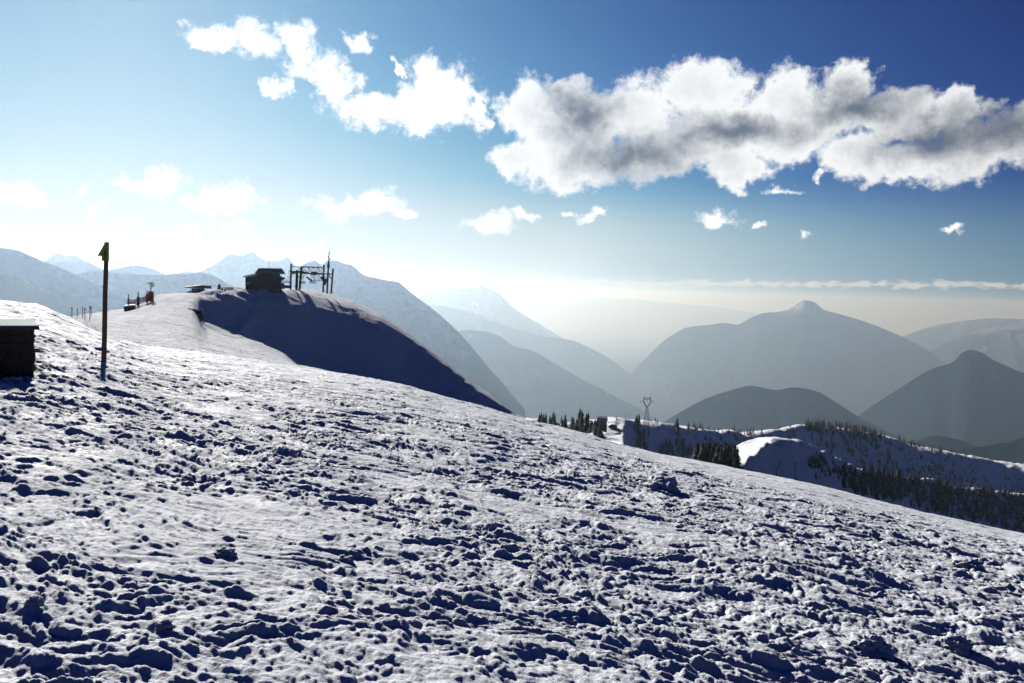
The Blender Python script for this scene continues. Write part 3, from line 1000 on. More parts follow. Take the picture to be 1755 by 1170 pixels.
def r_for(px, py, r0=3.0, r1=60.0):
    """distance at which the sight line through a picture point meets the smooth slope"""
    a, e = azel(px, py)
    rs = np.geomspace(r0, r1, 900)
    zz = land(rs * math.sin(a), rs * math.cos(a))
    d = zz - rs * math.tan(e)
    k = np.argmax(d >= 0)
    return float(rs[k])


for (px, py, wpx, hpx, lb) in (
        (489, 781, 36, 26, 'large grey snow clod alone on the slope below the dark hill'),
        (387, 955, 36, 20, 'rounded snow clod standing out in the churned snow left of centre'),
        (1135, 838, 62, 34, 'big broken snow slab pushed up near the smooth crest of the slope'),
        (1492, 1108, 70, 46, 'tallest snow clod, on the broken ridge at the lower right'),
        (1640, 1110, 44, 30, 'snow clod on the lower right, beside the tallest one'),
        (1498, 925, 18, 15, 'small round snow ball lying in front of a dark furrow'),
        (390, 611, 12, 11, 'round snow boulder at the foot of the groomed piste'),
        (60, 1052, 30, 18, 'small snow clod at the lower left corner of the slope'),
        (283, 1085, 24, 17, 'snow clod at the left end of a dark hollow'),
        (590, 965, 34, 17, 'wedge shaped snow clod among small lumps near the centre'),
        (1660, 975, 50, 26, 'snow slab tilted over a dark furrow near the right edge'),
        (72, 650, 14, 10, 'snow clod at the foot of the shed corner'),
        (20, 650, 34, 12, 'heap of shovelled snow along the front of the shed')):
    r = r_for(px, py)
    sc1 = r * math.cos(azel(px, py)[0]) / F0
    clod(px, py, r, wpx * sc1 * 1.1, hpx * sc1 * 1.35, lb, int(px) % 97 + 5)

# ------------------------------------------------------------------ hut on the hill
st = Site(452, 495, 233, z=float(land(np.array([233 * math.sin(azel(452, 495)[0])]), np.array([233 * math.cos(azel(452, 495)[0])]))[0]))
P = st.P
hut = empty('lift_hut', st, 'black hut with two stacked roofs on the brow of the hill', 'hut')
lo = -3.0
a, b_, c_ = P(420.5, 474.8), P(457, 466.5), P(483, 475)
MB().prism([Vector((a.x, 0, lo)), Vector((c_.x, 0, lo)), c_, b_, a], 7.0).build('wall', M_WOOD, hut)
e0, e1, ap = P(416.8, 474.6, -.8), P(488, 477.6, -.8), P(457.5, 465.4, -.8)
th_ = Vector((0, 0, .28))
rf = MB()
rf.prism([e0, ap, ap + th_, e0 + th_ * .9], 8.6)
rf.prism([ap + Vector((.02, 0, 0)), e1, e1 + th_ * .9, ap + th_ + Vector((.02, 0, 0))], 8.6)
rf.build('roof', M_ROOF, hut)
# raised cross roof behind the gable
r0, r1, r2, r3 = P(437.3, 467.6, 1.6), P(488.5, 469.2, 1.6), P(483.5, 461.2, 4.0), P(443.5, 460.4, 4.0)
r4, r5 = r0 + Vector((0, 5.2, 0)), r1 + Vector((0, 5.2, 0))
up_m = MB()
for qd in ((r0, r1, r2, r3), (r4, r5, r2, r3)):
    vs = [up_m.b.verts.new(v) for v in qd]
    vt = [up_m.b.verts.new(v + Vector((0, 0, .22))) for v in qd]
    up_m.b.faces.new(vs); up_m.b.faces.new(list(reversed(vt)))
    for i in range(4): up_m.b.faces.new((vs[i], vt[i], vt[(i + 1) % 4], vs[(i + 1) % 4]))
upper = up_m.build('upper_roof', M_ROOF, hut)
rb = MB()
for i in range(17):
    k = (i + .5) / 17
    rb.bar(r0.lerp(r1, k) + Vector((0, 0, .25)), r3.lerp(r2, k) + Vector((0, 0, .25)), .10, .07)
rb.build('roof_rib', M_PANE, upper)
g0, g1 = P(441, 475, 3.0), P(480, 475, 3.0)
MB().prism([Vector((g0.x, 2.4, P(441, 476, 3).z)), Vector((g1.x, 2.4, P(480, 476, 3).z)), P(480, 467.5, 2.4), P(441, 466.5, 2.4)], 3.6).build('upper_wall', M_WOOD, hut)
for pxp in (479.2, 483.0):
    MB().bar(P(pxp, 480, 1.9), P(pxp, 468.5, 1.9), .16).build('roof_post', M_WOOD, hut)
wn = MB().box(P(424.6, 485.0, -.04), (.9, .08, .85)).build('window', M_WOOD, hut)
MB().box(P(424.6, 485.0, -.10), (.72, .05, .67)).build('pane', M_PANE, wn)
for (xa, ya, xb, yb) in ((461, 461.5, 461.2, 445.5),):
    MB().tube([P(xa, ya, 4.0), P(xb, yb, 4.0)], [.06, .03], 6).build('aerial', M_DSTEEL, hut)

# fan machine at the corner
st2 = Site(485.6, 493, 231)
P = st2.P
gun = empty('snow_gun', st2, 'dark hooded machine at the right corner of the hut above the blue mat', 'snow gun')
MB().tube([P(483.4, 478.5), P(485.2, 477.3), P(487.2, 478.2)], [.35, .62, .5], 12).build('hood', M_DSTEEL, gun, smooth=True)
MB().tube([P(485.3, 495), P(485.1, 486), P(485.2, 479)], [.42, .34, .26], 10).build('stand', M_DSTEEL, gun)
MB().box(P(485.8, 491), (1.3, 1.0, .9)).build('motor_box', M_DSTEEL, gun, bevel=.05)
st2 = Site(492.5, 494, 230.5)
P = st2.P
mat_ = MB().box(P(492.3, 491.2), (1.9, .5, .85)).build('safety_mat', M_BLUE, site=st2, bevel=.08)
tag(mat_, 'blue padded mat on the snow between hut and lift gantry', 'mat')

# ------------------------------------------------------------------ chairlift top station
st = Site(530, 497, 247)
P = st.P
lift = empty('chairlift_station', st, 'dark steel chairlift top station with lattice beams and tall posts on the hill', 'chairlift station')
for (x0_, y0_, x1_, y1_, wd, dy) in ((497.9, 496, 499.2, 451.8, .56, 0), (553.6, 501, 555.4, 454, .50, 0), (567.4, 503, 570.8, 460, .52, 1.5)):
    MB().bar(P(x0_, y0_, dy), P(x1_, y1_, dy), wd).build('gantry_post', M_DSTEEL, lift)
tw = MB()
tw.bar(P(508.0, 497, 2.5), P(509.4, 463, 2.5), .95, .8)
tw.bar(P(513.2, 497, 3.2), P(517.0, 456, 3.2), .80, .7)
tw.bar(P(508.5, 474, 2.8), P(517, 474, 2.8), .4)
tw.build('drive_tower', M_DSTEEL, lift)


def lattice(pa, pb, pc, pd, n, name, th=.12, cross=True):
    """truss between a top chord pa-pb and a bottom chord pc-pd"""
    m = MB()
    m.bar(pa, pb, th * 1.8); m.bar(pc, pd, th * 1.8)
    for i in range(n + 1):
        k = i / n
        m.bar(pa.lerp(pb, k), pc.lerp(pd, k), th)
        if i < n:
            k2 = (i + 1) / n
            if i % 2 or cross: m.bar(pa.lerp(pb, k), pc.lerp(pd, k2), th * .8)
            if not i % 2 or cross: m.bar(pa.lerp(pb, k2), pc.lerp(pd, k), th * .8)
    m.build(name, M_DSTEEL, lift)


lattice(P(500, 456.3), P(555, 457.6), P(518, 468.2), P(555, 469.6), 6, 'lattice_beam', .10, False)
lattice(P(520, 457.6, 3.5), P(552, 458.4, 3.5), P(520, 468.8, 3.5), P(552, 469.4, 3.5), 4, 'lattice_beam', .09)
lattice(P(532, 469, 1.5), P(553, 470, 1.5), P(533.5, 480.4, 1.5), P(553, 480.8, 1.5), 3, 'lattice_beam', .10)
lw = MB()
lw.bar(P(495, 464.2, 1), P(521, 465.4, 1), .28)
lw.bar(P(516, 467.6, 1), P(569.5, 469.4, 1), .34)
lw.bar(P(522, 471.5, 1), P(515, 480, 1), .2)
lw.bar(P(552, 474.5, 2), P(568, 474.8, 2), .2)
lw.bar(P(563, 469.4, 1), P(568.5, 479, 1.5), .14)
lw.build('cross_beam', M_DSTEEL, lift)
MB().bar(P(525.5, 474.5, 0), P(534.5, 481.5, 0), .75, .5).build('ramp_arm', M_DSTEEL, lift)
cz = P(514, 466.6, 2.5)
wh = MB()
N_ = 28
for i in range(N_):
    a_1, a_2 = 2 * PI * i / N_, 2 * PI * (i + 1) / N_
    wh.bar(cz + Vector((2.3 * math.cos(a_1), 2.3 * math.sin(a_1), 0)), cz + Vector((2.3 * math.cos(a_2), 2.3 * math.sin(a_2), 0)), .28, .3)
for i in range(6):
    wh.bar(cz, cz + Vector((2.3 * math.cos(i * PI / 3), 2.3 * math.sin(i * PI / 3), 0)), .16)
wh.build('bull_wheel', M_DSTEEL, lift)
for (x_, y_, w_, h_) in ((503, 467.3, 1.1, .7), (538, 468.2, 1.8, 1.0), (553, 476.5, 1.2, 1.0), (557.5, 480.5, .9, 1.3), (557, 486, .7, .8)):
    MB().box(P(x_, y_, .4), (w_, .9, h_)).build('machinery_box', M_DSTEEL, lift, bevel=.04)

st2 = Site(560.6, 500, 244)
P = st2.P
mast = empty('antenna_mast', st2, 'tallest thin mast beside the right posts of the lift station', 'mast')
MB().tube([P(560.4, 503), P(562.5, 460), P(563.2, 450)], [.30, .26, .22], 10).build('lower_mast', M_DSTEEL, mast)
MB().tube([P(563.2, 450), P(563.9, 431), P(564.2, 427.3)], [.14, .09, .03], 8).build('upper_mast', M_DSTEEL, mast)
for (x_, y_, w_, h_) in ((563.1, 450.5, .62, 1.5), (562.9, 456, .8, 1.2), (565.3, 444, .32, .5), (562.3, 440, .22, .6), (564.9, 434, .25, .5)):
    MB().box(P(x_, y_), (w_, .35, h_)).build('antenna', M_DSTEEL, mast, bevel=.03)

# chairs hanging in the station
ch_proto = None
for (px, yt, yb, lb) in ((536, 470.5, 487, 'empty lift chair hanging under the middle of the top station'),
                         (493.5, 464.5, 486.5, 'lift chair hanging outside the left post of the station'),
                         (517.8, 470, 487.5, 'lift chair hanging beside the drive tower of the station')):
    stc = Site(px, 492, 246)
    root = empty('lift_chair', None, lb, 'lift chair', 'chairs hanging in the lift station')
    stc.place(root)
    hb = stc.P(px, yb).z
    root.location.z += hb
    hgt = stc.P(px, yt).z - hb
    if ch_proto is None:
        MB().tube([(0.0, 0, hgt), (.35, 0, hgt - .6), (.35, 0, 1.0), (.1, .3, .9)], .05, 6).build('hanger', M_DSTEEL, root)
        sb_ = MB()
        for i in range(5): sb_.box((0, -.22 + i * .11, .22), (1.9, .08, .05))
        sb_.build('seat', M_DSTEEL, root)
        bb_ = MB()
        for i in range(4): bb_.box((0, .30 + i * .02, .40 + i * .15), (1.9, .05, .09))
        bb_.build('backrest', M_DSTEEL, root)
        fb_ = MB()
        for sx_ in (-.97, .97): fb_.tube([(sx_, -.30, .2), (sx_, .28, .2), (sx_, .40, .95)], .035, 6)
        fb_.bar((-.97, .40, .95), (.97, .40, .95), .06)
        fb_.build('chair_frame', M_DSTEEL, root)
        ch_proto = (root, hgt)
    else:
        for c in list(ch_proto[0].children):
            d = c.copy(); COL.objects.link(d); d.parent = root
            if d.name.startswith('hanger'): d.scale = (1, 1, hgt / ch_proto[1])

# ------------------------------------------------------------------ flat roofed shelter and small posts on the skyline
st = Site(338, 504, 236)
P = st.P
sh = empty('flat_roof_shelter', st, 'low shelter with a wide flat tilted roof behind the piste crest', 'shelter')
MB().prism([P(313, 493.0), P(363, 494.6), P(362.5, 489.2), P(344, 488.2), P(313.3, 492.0)], 4.5).build('roof', M_ROOF, sh, bevel=.02)
MB().prism([P(329, 507), P(352, 507), P(350.5, 494.2), P(328.5, 494.0)], 3.2).build('wall', M_WOOD, sh)
MB().prism([P(313, 505), P(333, 505), P(331, 499), P(324, 498.6)], 2.5).build('side_ramp', M_WOOD, sh)
MB().box(P(334, 497.2, -.05), (2.0, .1, .35)).build('window', M_PANE, sh)
for (px, yt, wt, lb) in ((375.6, 486.5, .36, 'taller of two dark padded posts left of the hut'), (380.9, 492, .24, 'shorter dark padded post left of the hut')):
    s3 = Site(px, 500, 228)
    t_ = MB().tube([s3.P(px - .4, 504), s3.P(px - .2, 495), s3.P(px + .3, yt + 1.2), s3.P(px + .4, yt)], [wt * 1.5, wt * 1.4, wt, wt * .4], 10).build('padded_post', M_BLACK, site=s3)
    tag(t_, lb, 'post', 'dark padded posts left of the hut')
s3 = Site(388, 498, 227)
bar_ = MB()
bar_.bar(s3.P(382, 492.3), s3.P(394, 492.2), .16)
for x_ in (385, 391.5): bar_.bar(s3.P(x_, 500), s3.P(x_, 492.3), .14)
tag(bar_.build('rail_barrier', M_DSTEEL, site=s3), 'low thin rail between the padded posts and the hut', 'barrier')

# ------------------------------------------------------------------ padded pylons, net and shack on the left of the piste
pyl = []
for (px, yt, yp, yb, wr, lb) in ((220.4, 503.6, 512, 523, .26, 'leftmost thin post with a dark red pad beside the little shack'),
                                 (236.8, 499.6, 508.5, 522, .32, 'second padded post from the shack, with a dark red pad'),
                                 (252.2, 497.4, 503.5, 516, .30, 'short red padded post just left of the post with arms'),
                                 (258.6, 483, 499, 514, .62, 'tall post with crossarms and a thick bright red pad')):
    s3 = Site(px, yb, 203)
    root = empty('padded_pylon', s3, lb, 'post', 'posts with red pads on the edge of the piste')
    MB().tube([s3.P(px, yb + 5), s3.P(px - .1, yt)], .12, 8).build('post', M_DSTEEL, root)
    MB().tube([s3.P(px, yb + 2), s3.P(px, yb - 1), s3.P(px, yp + .8), s3.P(px, yp)], [wr, wr, wr, wr * .8], 12).build('red_pad', M_RED, root)
    if wr > .5:
        MB().bar(s3.P(251.3, 485.2), s3.P(264, 484.6), .22).build('crossarm', M_DSTEEL, root)
        for y_ in (487.3, 490.3): MB().box(s3.P(261.4, y_), (.9, .3, .24)).build('bracket', M_DSTEEL, root)
    pyl.append(s3)
s3 = Site(239, 521, 204)
nt = MB()
cn = [(221, 513, 522.5), (229, 514, 522.3), (237, 510.5, 521.5), (245, 509.5, 518.5), (252, 506, 516), (258, 505, 513.5)]
for (xa, ta, ba), (xb, tb_, bb2) in zip(cn, cn[1:]):
    for k in range(5):
        f_ = k / 4
        nt.bar(s3.P(xa, ta + (ba - ta) * f_), s3.P(xb, tb_ + (bb2 - tb_) * f_), .10)
    for k in range(7):
        f_ = k / 7
        nt.bar(s3.P(xa + (xb - xa) * f_, ta + (tb_ - ta) * f_), s3.P(xa + (xb - xa) * f_, ba + (bb2 - ba) * f_), .09)
tag(nt.build('safety_net', M_NET, site=s3), 'plum coloured safety net strung between the red padded posts', 'net')
s3 = Site(222, 530, 198)
shk = empty('small_shack', s3, 'little dark shack sunk in the snow under the padded posts', 'shack')
MB().prism([s3.P(213.5, 536), s3.P(231, 532), s3.P(233, 523.6), s3.P(211.5, 525.4)], 3.0).build('wall', M_WOOD, shk)
MB().prism([s3.P(210.2, 526.2, -.3), s3.P(234, 523.6, -.3), s3.P(231, 521.9, -.3), s3.P(215, 523.2, -.3)], 3.6).build('roof', M_PALE, shk)

# marker stakes on the far piste
for i, (px, yt, yb, r) in enumerate(((123.3, 525.6, 547, 172), (132.4, 528, 541, 190), (141.5, 525.6, 540.5, 186), (145.5, 527.5, 542.5, 176), (154, 524.5, 542.5, 165), (156.5, 524, 536, 196))):
    s3 = Site(px, yb, r)
    lb = ('leftmost stake of the thin row on the far piste', 'second stake of the thin row, a short one', 'third stake of the thin row on the far piste',
          'fourth stake of the thin row on the far piste', 'fifth stake of the thin row, with a thicker top', 'rightmost stake of the thin row, close behind the fifth')[i]
    root = empty('marker_stake', s3, lb, 'stake', 'thin marker stakes on the far piste')
    MB().tube([(0, 0, -.8), s3.P(px, yt)], .085, 6).build('stake_shaft', M_STAKE, root)
    MB().box(s3.P(px, yt + 2), (.22, .08, .5)).build('marker_band', M_YELLOW, root)

# rocks showing through the snow at the corner of the shaded face
def rock(px, py, r, w, h, label, seed):
    s4 = Site(px, py, r)
    m = bmesh.new()
    bmesh.ops.create_icosphere(m, subdivisions=4, radius=1)
    for v in m.verts:
        a_ = np.array([v.co.x * 1.3 + seed]); b2 = np.array([v.co.z * 1.6 + v.co.y])
        k = 1 + .5 * float(perlin(a_, b2, seed)[0]) + .25 * float(perlin(a_ * 3, b2 * 3, seed + 1)[0])
        v.co = Vector((v.co.x * w / 2, v.co.y * w / 2.4, v.co.z * h / 2)) * k + Vector((0, 0, h * .2))
    me_ = bpy.data.meshes.new('rock'); m.to_mesh(me_); m.free(); me_.materials.append(M_ROCK)
    o = bpy.data.objects.new('rock', me_); COL.objects.link(o); s4.place(o)
    o.location.z = s4.r * math.tan(azel(px, py)[1]) - h * .2
    tag(o, label, 'rock', 'rocks at the corner of the shaded face')


rock(337, 541, 187, 2.9, 2.6, 'larger dark rock showing at the left corner of the shaded face', 5)
rock(327.5, 534, 186, 2.0, 1.3, 'smaller dark rock just above the larger one at the corner of the shaded face', 9)

# ------------------------------------------------------------------ right plateau: lift building, huts, power pylon
st = Site(1030, 743, 590)
P = st.P
bs = empty('lift_building', st, 'dark boxy lift building with a flat overhanging roof among the firs', 'building')
MB().prism([P(1024.5, 752), P(1040, 752), P(1040, 722.5), P(1024.5, 722.5)], 7).build('wall', M_WOOD, bs)
MB().prism([P(1022.4, 722.4, -1), P(1041.4, 721.6, -1), P(1041, 716.8, -1), P(1024, 715.8, -1)], 9).build('roof', M_ROOF, bs)
wn = MB().box(P(1031, 724.6, -.05), (5, .2, .9)).build('window', M_PANE, bs)
MB().prism([P(1017, 748), P(1026, 750), P(1026, 729), P(1019, 730)], 5).build('side_wall', M_WOOD, bs)
st = Site(1050, 733, 640)
P = st.P
g_ = empty('low_garage', st, 'low dark garage with a rounded snow roof right of the lift building', 'garage')
MB().prism([P(1042.5, 738), P(1058, 738), P(1057.5, 729.5), P(1050, 727.6), P(1043, 729.2)], 6).build('wall', M_WOOD, g_)
MB().prism([P(1041.8, 729.8, -.5), P(1050, 728.0, -.5), P(1058.5, 730, -.5), P(1054, 727.2, -.5), P(1047, 726.8, -.5)], 7).build('snow_roof', M_PALE, g_)

st = Site(1108, 727, 860)
P = st.P
py_ = empty('power_pylon', st, 'lattice power pylon with a heart shaped head on the snowy plateau', 'pylon')


def legs4(m, c0, w0, c1, w1, n, th):
    for i in range(n):
        k0, k1 = i / n, (i + 1) / n
        p0, p1 = c0.lerp(c1, k0), c0.lerp(c1, k1)
        a_, b2 = (w0 + (w1 - w0) * k0) / 2, (w0 + (w1 - w0) * k1) / 2
        cs = ((-1, -1), (1, -1), (1, 1), (-1, 1))
        for j in range(4):
            u0_, u1_ = cs[j], cs[(j + 1) % 4]
            A0, A1 = p0 + Vector((u0_[0] * a_, u0_[1] * a_, 0)), p1 + Vector((u0_[0] * b2, u0_[1] * b2, 0))
            B0, B1 = p0 + Vector((u1_[0] * a_, u1_[1] * a_, 0)), p1 + Vector((u1_[0] * b2, u1_[1] * b2, 0))
            m.bar(A0, A1, th * 1.5)
            m.bar(A0, B1, th); m.bar(B0, A1, th); m.bar(A1, B1, th)


bodym = MB()
base_c, waist = Vector((P(1107.5, 726).x, 0, -1.0)), P(1109, 697.5)
legs4(bodym, base_c, P(1113.8, 726).x - P(1101.5, 726).x, waist, 1.9, 6, .20)
bodym.build('lattice_body', M_STEEL, py_)
for sgn in (-1, 1):
    hm_ = MB()
    k1_ = P(1109 + sgn * 6.0, 688.5)
    k2_ = P(1109 + sgn * 5.3 + .6, 678.8)
    legs4(hm_, waist + Vector((sgn * .5, 0, 0)), 1.1, k1_, 1.2, 3, .16)
    legs4(hm_, k1_, 1.2, k2_, .35, 2, .15)
    hm_.build('head_arm', M_STEEL, py_)
cb2 = MB()
legs4(cb2, P(1103.5, 683.5), .01, P(1115.5, 682.8), .01, 1, .2)
cb2.bar(P(1103.5, 682.2), P(1115.5, 681.6), .3); cb2.bar(P(1103.5, 684.2), P(1115.5, 683.6), .3)
for i in range(6):
    cb2.bar(P(1103.5 + 2 * i, 682.2 - .1 * i), P(1105.5 + 2 * i, 684.1 - .1 * i), .16)
for sgn in (-1, 1):
    cb2.bar(P(1109 + sgn * 6, 686.2), P(1109 + sgn * 12.2, 687.6), .28); cb2.bar(P(1109 + sgn * 6, 688.6), P(1109 + sgn * 12.2, 687.6), .2)
cb2.build('crossarm', M_STEEL, py_)
for x_ in (1097.5, 1109.5, 1120.8):
    MB().tube([P(x_, 687.4 if x_ != 1109.5 else 684), P(x_, 690.5 if x_ != 1109.5 else 688)], .16, 6).build('insulator', M_STEEL, py_)

st = Site(1335, 739, 1330)
P = st.P
py2 = empty('distant_pylon', st, 'tiny power pylon on the skyline between two rows of firs', 'pylon')
m = MB()
legs4(m, Vector((0, 0, -1)), 4, P(1335, 732), 1.2, 3, .3)
m.build('lattice_body', M_STEEL, py2)
m = MB()
for sgn in (-1, 1): m.bar(P(1335, 732), P(1335 + sgn * 3, 727.6), .5)
m.bar(P(1331, 730), P(1339, 730), .45)
m.build('crossarm', M_STEEL, py2)

st = Site(1400, 749, 1440)
P = st.P
h2 = empty('snowy_chalet', st, 'tiny chalet with a white roof below the dark skyline forest', 'chalet')
MB().prism([P(1392, 753), P(1407, 753), P(1407, 747.5), P(1392, 747.5)], 9).build('wall', M_WOOD, h2)
MB().prism([P(1390, 748, -1), P(1409, 748.4, -1), P(1405, 745.6, -1), P(1394, 745.2, -1)], 11).build('roof', M_PALE, h2)

for (px, yt, yb, r, lb) in ((1363, 792, 818, 505, 'chairlift tower with a wide T head just over the snow crest'),
                            (1331, 799, 816, 470, 'small chairlift tower left of the wide T headed one'),
                            (1450, 815, 846, 640, 'tall twin headed chairlift tower among the dark slope firs')):
    s3 = Site(px, yb, r, z=r * math.tan(azel(px, yb)[1]))
    root = empty('lift_tower', s3, lb, 'lift tower', 'chairlift towers below the snow crest')
    MB().tube([s3.P(px, yb + 40), s3.P(px, yb), s3.P(px, yt)], [.7, .45, .3], 8).build('mast', M_DSTEEL, root)
    MB().bar(s3.P(px - 7, yt + 1), s3.P(px + 7, yt + 1), .45).build('crossarm', M_DSTEEL, root)
    for sgn in (-1, 1):
        wm = MB()
        for k in range(4): wm.box(s3.P(px + sgn * 6.4, yt + 2.6) + Vector((0, (k - 1.5) * .7, 0)), (.35, .5, .5))
        wm.build('wheel_train', M_DSTEEL, root)

# ------------------------------------------------------------------ firs
def fir_mesh(seed, tiers, per, name):
    rg = random.Random(seed)
    b = bmesh.new()
    for t_i in range(tiers):
        f_ = t_i / (tiers - 1)
        z = .08 + .88 * f_
        rad_ = (.23 * (1 - f_) ** .85 + .012) * rg.uniform(.78, 1.18)
        off = rg.uniform(0, PI)
        nb = max(5, int(per * (1 - f_ * .5)))
        for k in range(nb):
            a_ = off + 2 * PI * k / nb + rg.uniform(-.25, .25)
            L = rad_ * rg.uniform(.55, 1.25)
            wd = L * .42 + .008
            dx, dy = math.cos(a_), math.sin(a_)
            zz = z + rg.uniform(-.02, .02)
            top = b.verts.new((0, 0, zz + .055))
            l_ = b.verts.new((dx * L * .6 - dy * wd, dy * L * .6 + dx * wd, zz - .02))
            r_ = b.verts.new((dx * L * .6 + dy * wd, dy * L * .6 - dx * wd, zz - .02))
            tip = b.verts.new((dx * L, dy * L, zz - .035 - .05 * (1 - f_) * rg.uniform(.3, 1)))
            mid = b.verts.new((dx * L * .7, dy * L * .7, zz + .012))
            for fc in ((top, l_, mid), (top, mid, r_), (l_, tip, mid), (mid, tip, r_)): b.faces.new(fc)
    # leader
    v = [b.verts.new((.006 * math.cos(q * 2.09), .006 * math.sin(q * 2.09), .93)) for q in range(3)]
    tp = b.verts.new((0, 0, 1.0))
    for q in range(3): b.faces.new((v[q], v[(q + 1) % 3], tp))
    me_ = bpy.data.meshes.new(name)
    b.to_mesh(me_); b.free()
    me_.materials.append(M_FIR)
    return me_


FIRS = [fir_mesh(100 + i, 15, 10, 'fir_crown') for i in range(6)]
SMALL = [fir_mesh(200 + i, 8, 7, 'fir_small') for i in range(4)]
tb = bmesh.new()
bmesh.ops.create_cone(tb, cap_ends=True, segments=6, radius1=.02, radius2=.004, depth=1.0)
for v in tb.verts: v.co.z = v.co.z * .9 + .35
TRUNK = bpy.data.meshes.new('fir_trunk')
tb.to_mesh(TRUNK); tb.free(); TRUNK.materials.append(M_BARK)

rg = random.Random(5)
trees = []   # (px, r, height m, cluster)


def row(cl, x0_, x1_, r0_, r1_, n, h0, h1, even=False):
    for i in range(n):
        px = x0_ + (x1_ - x0_) * (i + rg.random()) / n if even else rg.uniform(x0_, x1_)
        trees.append((azel(px, 760)[0], rg.uniform(r0_, r1_), rg.uniform(h0, h1), cl))


CL = {
    'a': ('dark fir in the first row behind the snow crest, left of the lift building', 'firs left of the lift building'),
    'b': ('dark fir crowding the cliff edge below the power pylon', 'firs on the cliff under the pylon'),
    'c': ('small fir on the skyline right of the power pylon', 'firs along the snowy skyline'),
    'd': ('fir standing in the shaded slope just above the snow crest', 'firs above the crest beside the black clump'),
    'e': ('black fir in the dense clump left of the bright snow spur', 'black clump of firs beside the snow spur'),
    'f': ('fir of the dark wood capping the ridge behind the snow spur', 'firs of the wood on the ridge'),
    'g': ('fir scattered on the open snow of the far slope', 'scattered firs on the open slope'),
    'h': ('black fir of the steep wood below the right end of the crest', 'firs of the steep wood at the right'),
    'i': ('tiny fir at the foot of the power pylon', 'tiny firs at the pylon foot'),
}
row('a', 923, 935, 610, 660, 8, 8, 11); row('a', 941, 968, 610, 660, 16, 8, 12); row('a', 968, 985, 600, 650, 8, 5, 7)
row('a', 978, 1000, 590, 640, 9, 9, 13); row('a', 989, 996, 600, 620, 2, 17, 18); row('a', 1001, 1007, 600, 620, 3, 15, 17)
row('a', 1007, 1022, 560, 600, 10, 7, 12); row('a', 1016, 1030, 520, 560, 6, 8, 11)
row('a', 893, 906, 560, 640, 5, 5, 7)
row('b', 1078, 1086, 520, 760, 16, 7, 11); row('b', 1086, 1112, 815, 862, 26, 8, 13); row('b', 1106, 1130, 760, 850, 8, 4, 7)
row('i', 1110, 1128, 880, 930, 9, 3.5, 6, True); row('i', 1055, 1059, 800, 820, 1, 8, 9)
row('c', 1156, 1174, 880, 960, 8, 13, 17); row('c', 1176, 1250, 950, 1050, 26, 6, 11, True); row('c', 1250, 1326, 1050, 1140, 40, 7, 12, True)
row('d', 1127, 1186, 520, 600, 20, 9, 13, True)
row('e', 1192, 1266, 405, 480, 100, 9, 15); row('e', 1204, 1250, 400, 440, 20, 13, 16)
row('f', 1345, 1376, 1180, 1230, 10, 8, 12); row('f', 1376, 1430, 1260, 1400, 60, 10, 16); row('f', 1430, 1540, 1370, 1560, 150, 10, 17); row('f', 1540, 1660, 1560, 1780, 90, 9, 14)
row('g', 1560, 1755, 1500, 1900, 50, 7, 13)


def hit(px, py, r0=300.0, r1=2600.0):
    a, e = azel(px, py)
    rs = np.geomspace(r0, r1, 320)
    x, y = rs * math.sin(a), rs * math.cos(a)
    d = land(x, y) + relief(x, y) - rs * math.tan(e)
    k = int(np.argmax(d >= 0))
    return (a, float(rs[k])) if d[k] >= 0 and k > 0 else None


def patch(cl, n, x0_, x1_, ytop, ybot, h0, h1, bias=1.0):
    """firs over a visible hillside; ytop and ybot are lists of picture points"""
    for i in range(n):
        px = x0_ + (x1_ - x0_) * rg.random() ** bias
        ya = np.interp(px, [q[0] for q in ytop], [q[1] for q in ytop])
        yb = np.interp(px, [q[0] for q in ybot], [q[1] for q in ybot])
        q = hit(px, ya + (yb - ya) * rg.random())
        if q and cl in 'gf' and perlin(np.array([q[1] * math.sin(q[0]) / 55]), np.array([q[1] * math.cos(q[0]) / 55]), 7)[0] < (.08 if cl == 'g' else -.15): continue
        if q: trees.append((q[0], q[1], rg.uniform(h0, h1), cl))


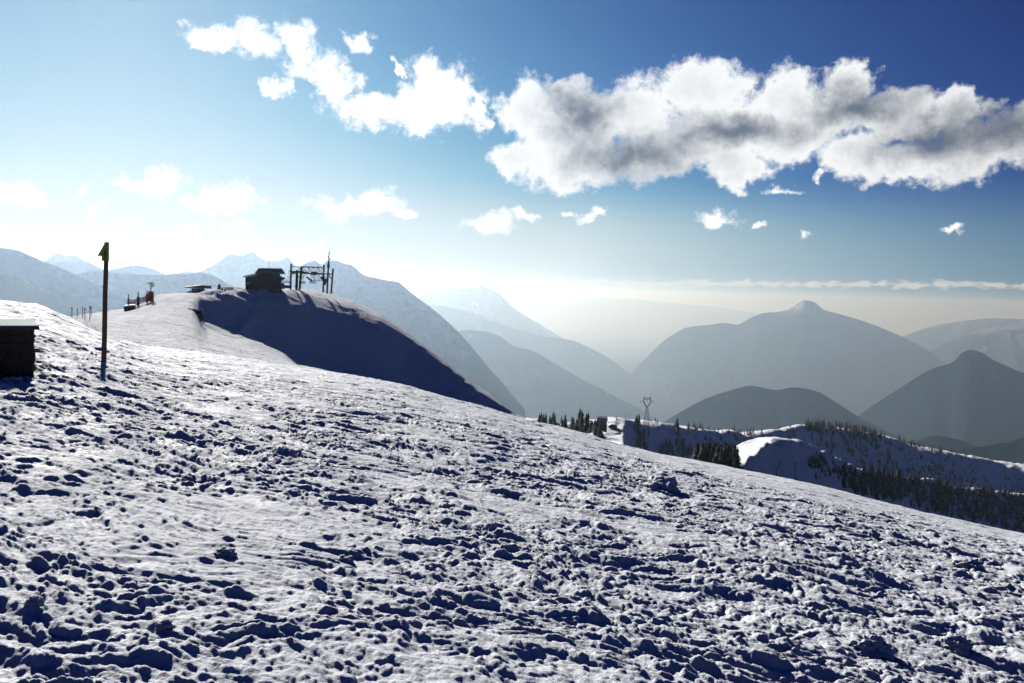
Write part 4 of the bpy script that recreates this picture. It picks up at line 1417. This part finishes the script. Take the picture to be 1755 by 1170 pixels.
CREST = [(1130, 781), (1200, 792), (1290, 809), (1400, 832), (1500, 857), (1600, 882), (1755, 917)]
patch('h', 620, 1440, 1755, [(1440, 818), (1500, 818), (1560, 826), (1640, 842), (1700, 852), (1755, 862)], CREST, 8, 15, .8)
patch('h', 120, 1500, 1755, [(1500, 800), (1640, 822), (1755, 845)], [(1500, 822), (1640, 850), (1755, 875)], 7, 13, .8)
patch('h', 60, 1382, 1460, [(1382, 778), (1460, 800)], [(1382, 812), (1410, 828), (1460, 840)], 4, 9)
patch('d', 40, 1127, 1186, [(1127, 770), (1186, 778)], [(1127, 782), (1186, 791)], 8, 13)
patch('g', 60, 1140, 1330, [(1140, 745), (1330, 745)], [(1140, 775), (1240, 770), (1330, 760)], 3, 8)
patch('g', 170, 1380, 1755, [(1380, 745), (1500, 752), (1755, 805)], [(1380, 770), (1500, 800), (1755, 850)], 5, 11)
patch('f', 130, 1382, 1530, [(1382, 734), (1430, 732), (1530, 742)], [(1382, 742), (1430, 750), (1530, 760)], 8, 14)
trees = [(px, r, h, c, h / r) for (px, r, h, c) in trees]
order = sorted(range(len(trees)), key=lambda i: -trees[i][4])
single = [trees[i] for i in order if True]
# those hidden behind the near crest are left out
def seen(a, r, h):
    rs = np.geomspace(20, r * .97, 160)
    zz = land(rs * math.sin(a), rs * math.cos(a))
    return (zz / rs).max() < (ground(r * math.sin(a), r * math.cos(a)) + h) / r


single = [t_ for t_ in single if seen(t_[0], t_[1], t_[2])]
far_v, far_f, nv = [], [], 0
for k, (a, r, h, c, _) in enumerate(single):
    x, y = r * math.sin(a), r * math.cos(a)
    z = ground(x, y) - .3
    wdt = rg.uniform(.8, 1.25)
    if k < 290:
        o = bpy.data.objects.new('fir_tree', FIRS[k % 6])
        COL.objects.link(o)
        o.location = (x, y, z)
        o.scale = (h * wdt, h * wdt, h)
        o.rotation_euler = (0, 0, rg.uniform(0, 6.28))
        tag(o, CL[c][0], 'tree', CL[c][1])
        if k < 90:
            tk = bpy.data.objects.new('trunk', TRUNK)
            COL.objects.link(tk); tk.parent = o
    else:
        me_ = SMALL[k % 4]
        co = np.empty(len(me_.vertices) * 3); me_.vertices.foreach_get('co', co); co = co.reshape(-1, 3)
        q = rg.uniform(0, 6.28)
        X = (co[:, 0] * math.cos(q) - co[:, 1] * math.sin(q)) * h * wdt + x
        Y = (co[:, 0] * math.sin(q) + co[:, 1] * math.cos(q)) * h * wdt + y
        far_v.append(np.stack([X, Y, co[:, 2] * h + z], 1))
        far_f += [tuple(v + nv for v in p.vertices) for p in me_.polygons]
        nv += len(co)
if far_v:
    me_ = bpy.data.meshes.new('forest')
    me_.from_pydata(np.concatenate(far_v).tolist(), [], far_f)
    me_.materials.append(M_FIR)
    o = bpy.data.objects.new('forest', me_)
    COL.objects.link(o)
    tag(o, 'small far firs of the woods on the shaded slopes', 'forest', kind='stuff')
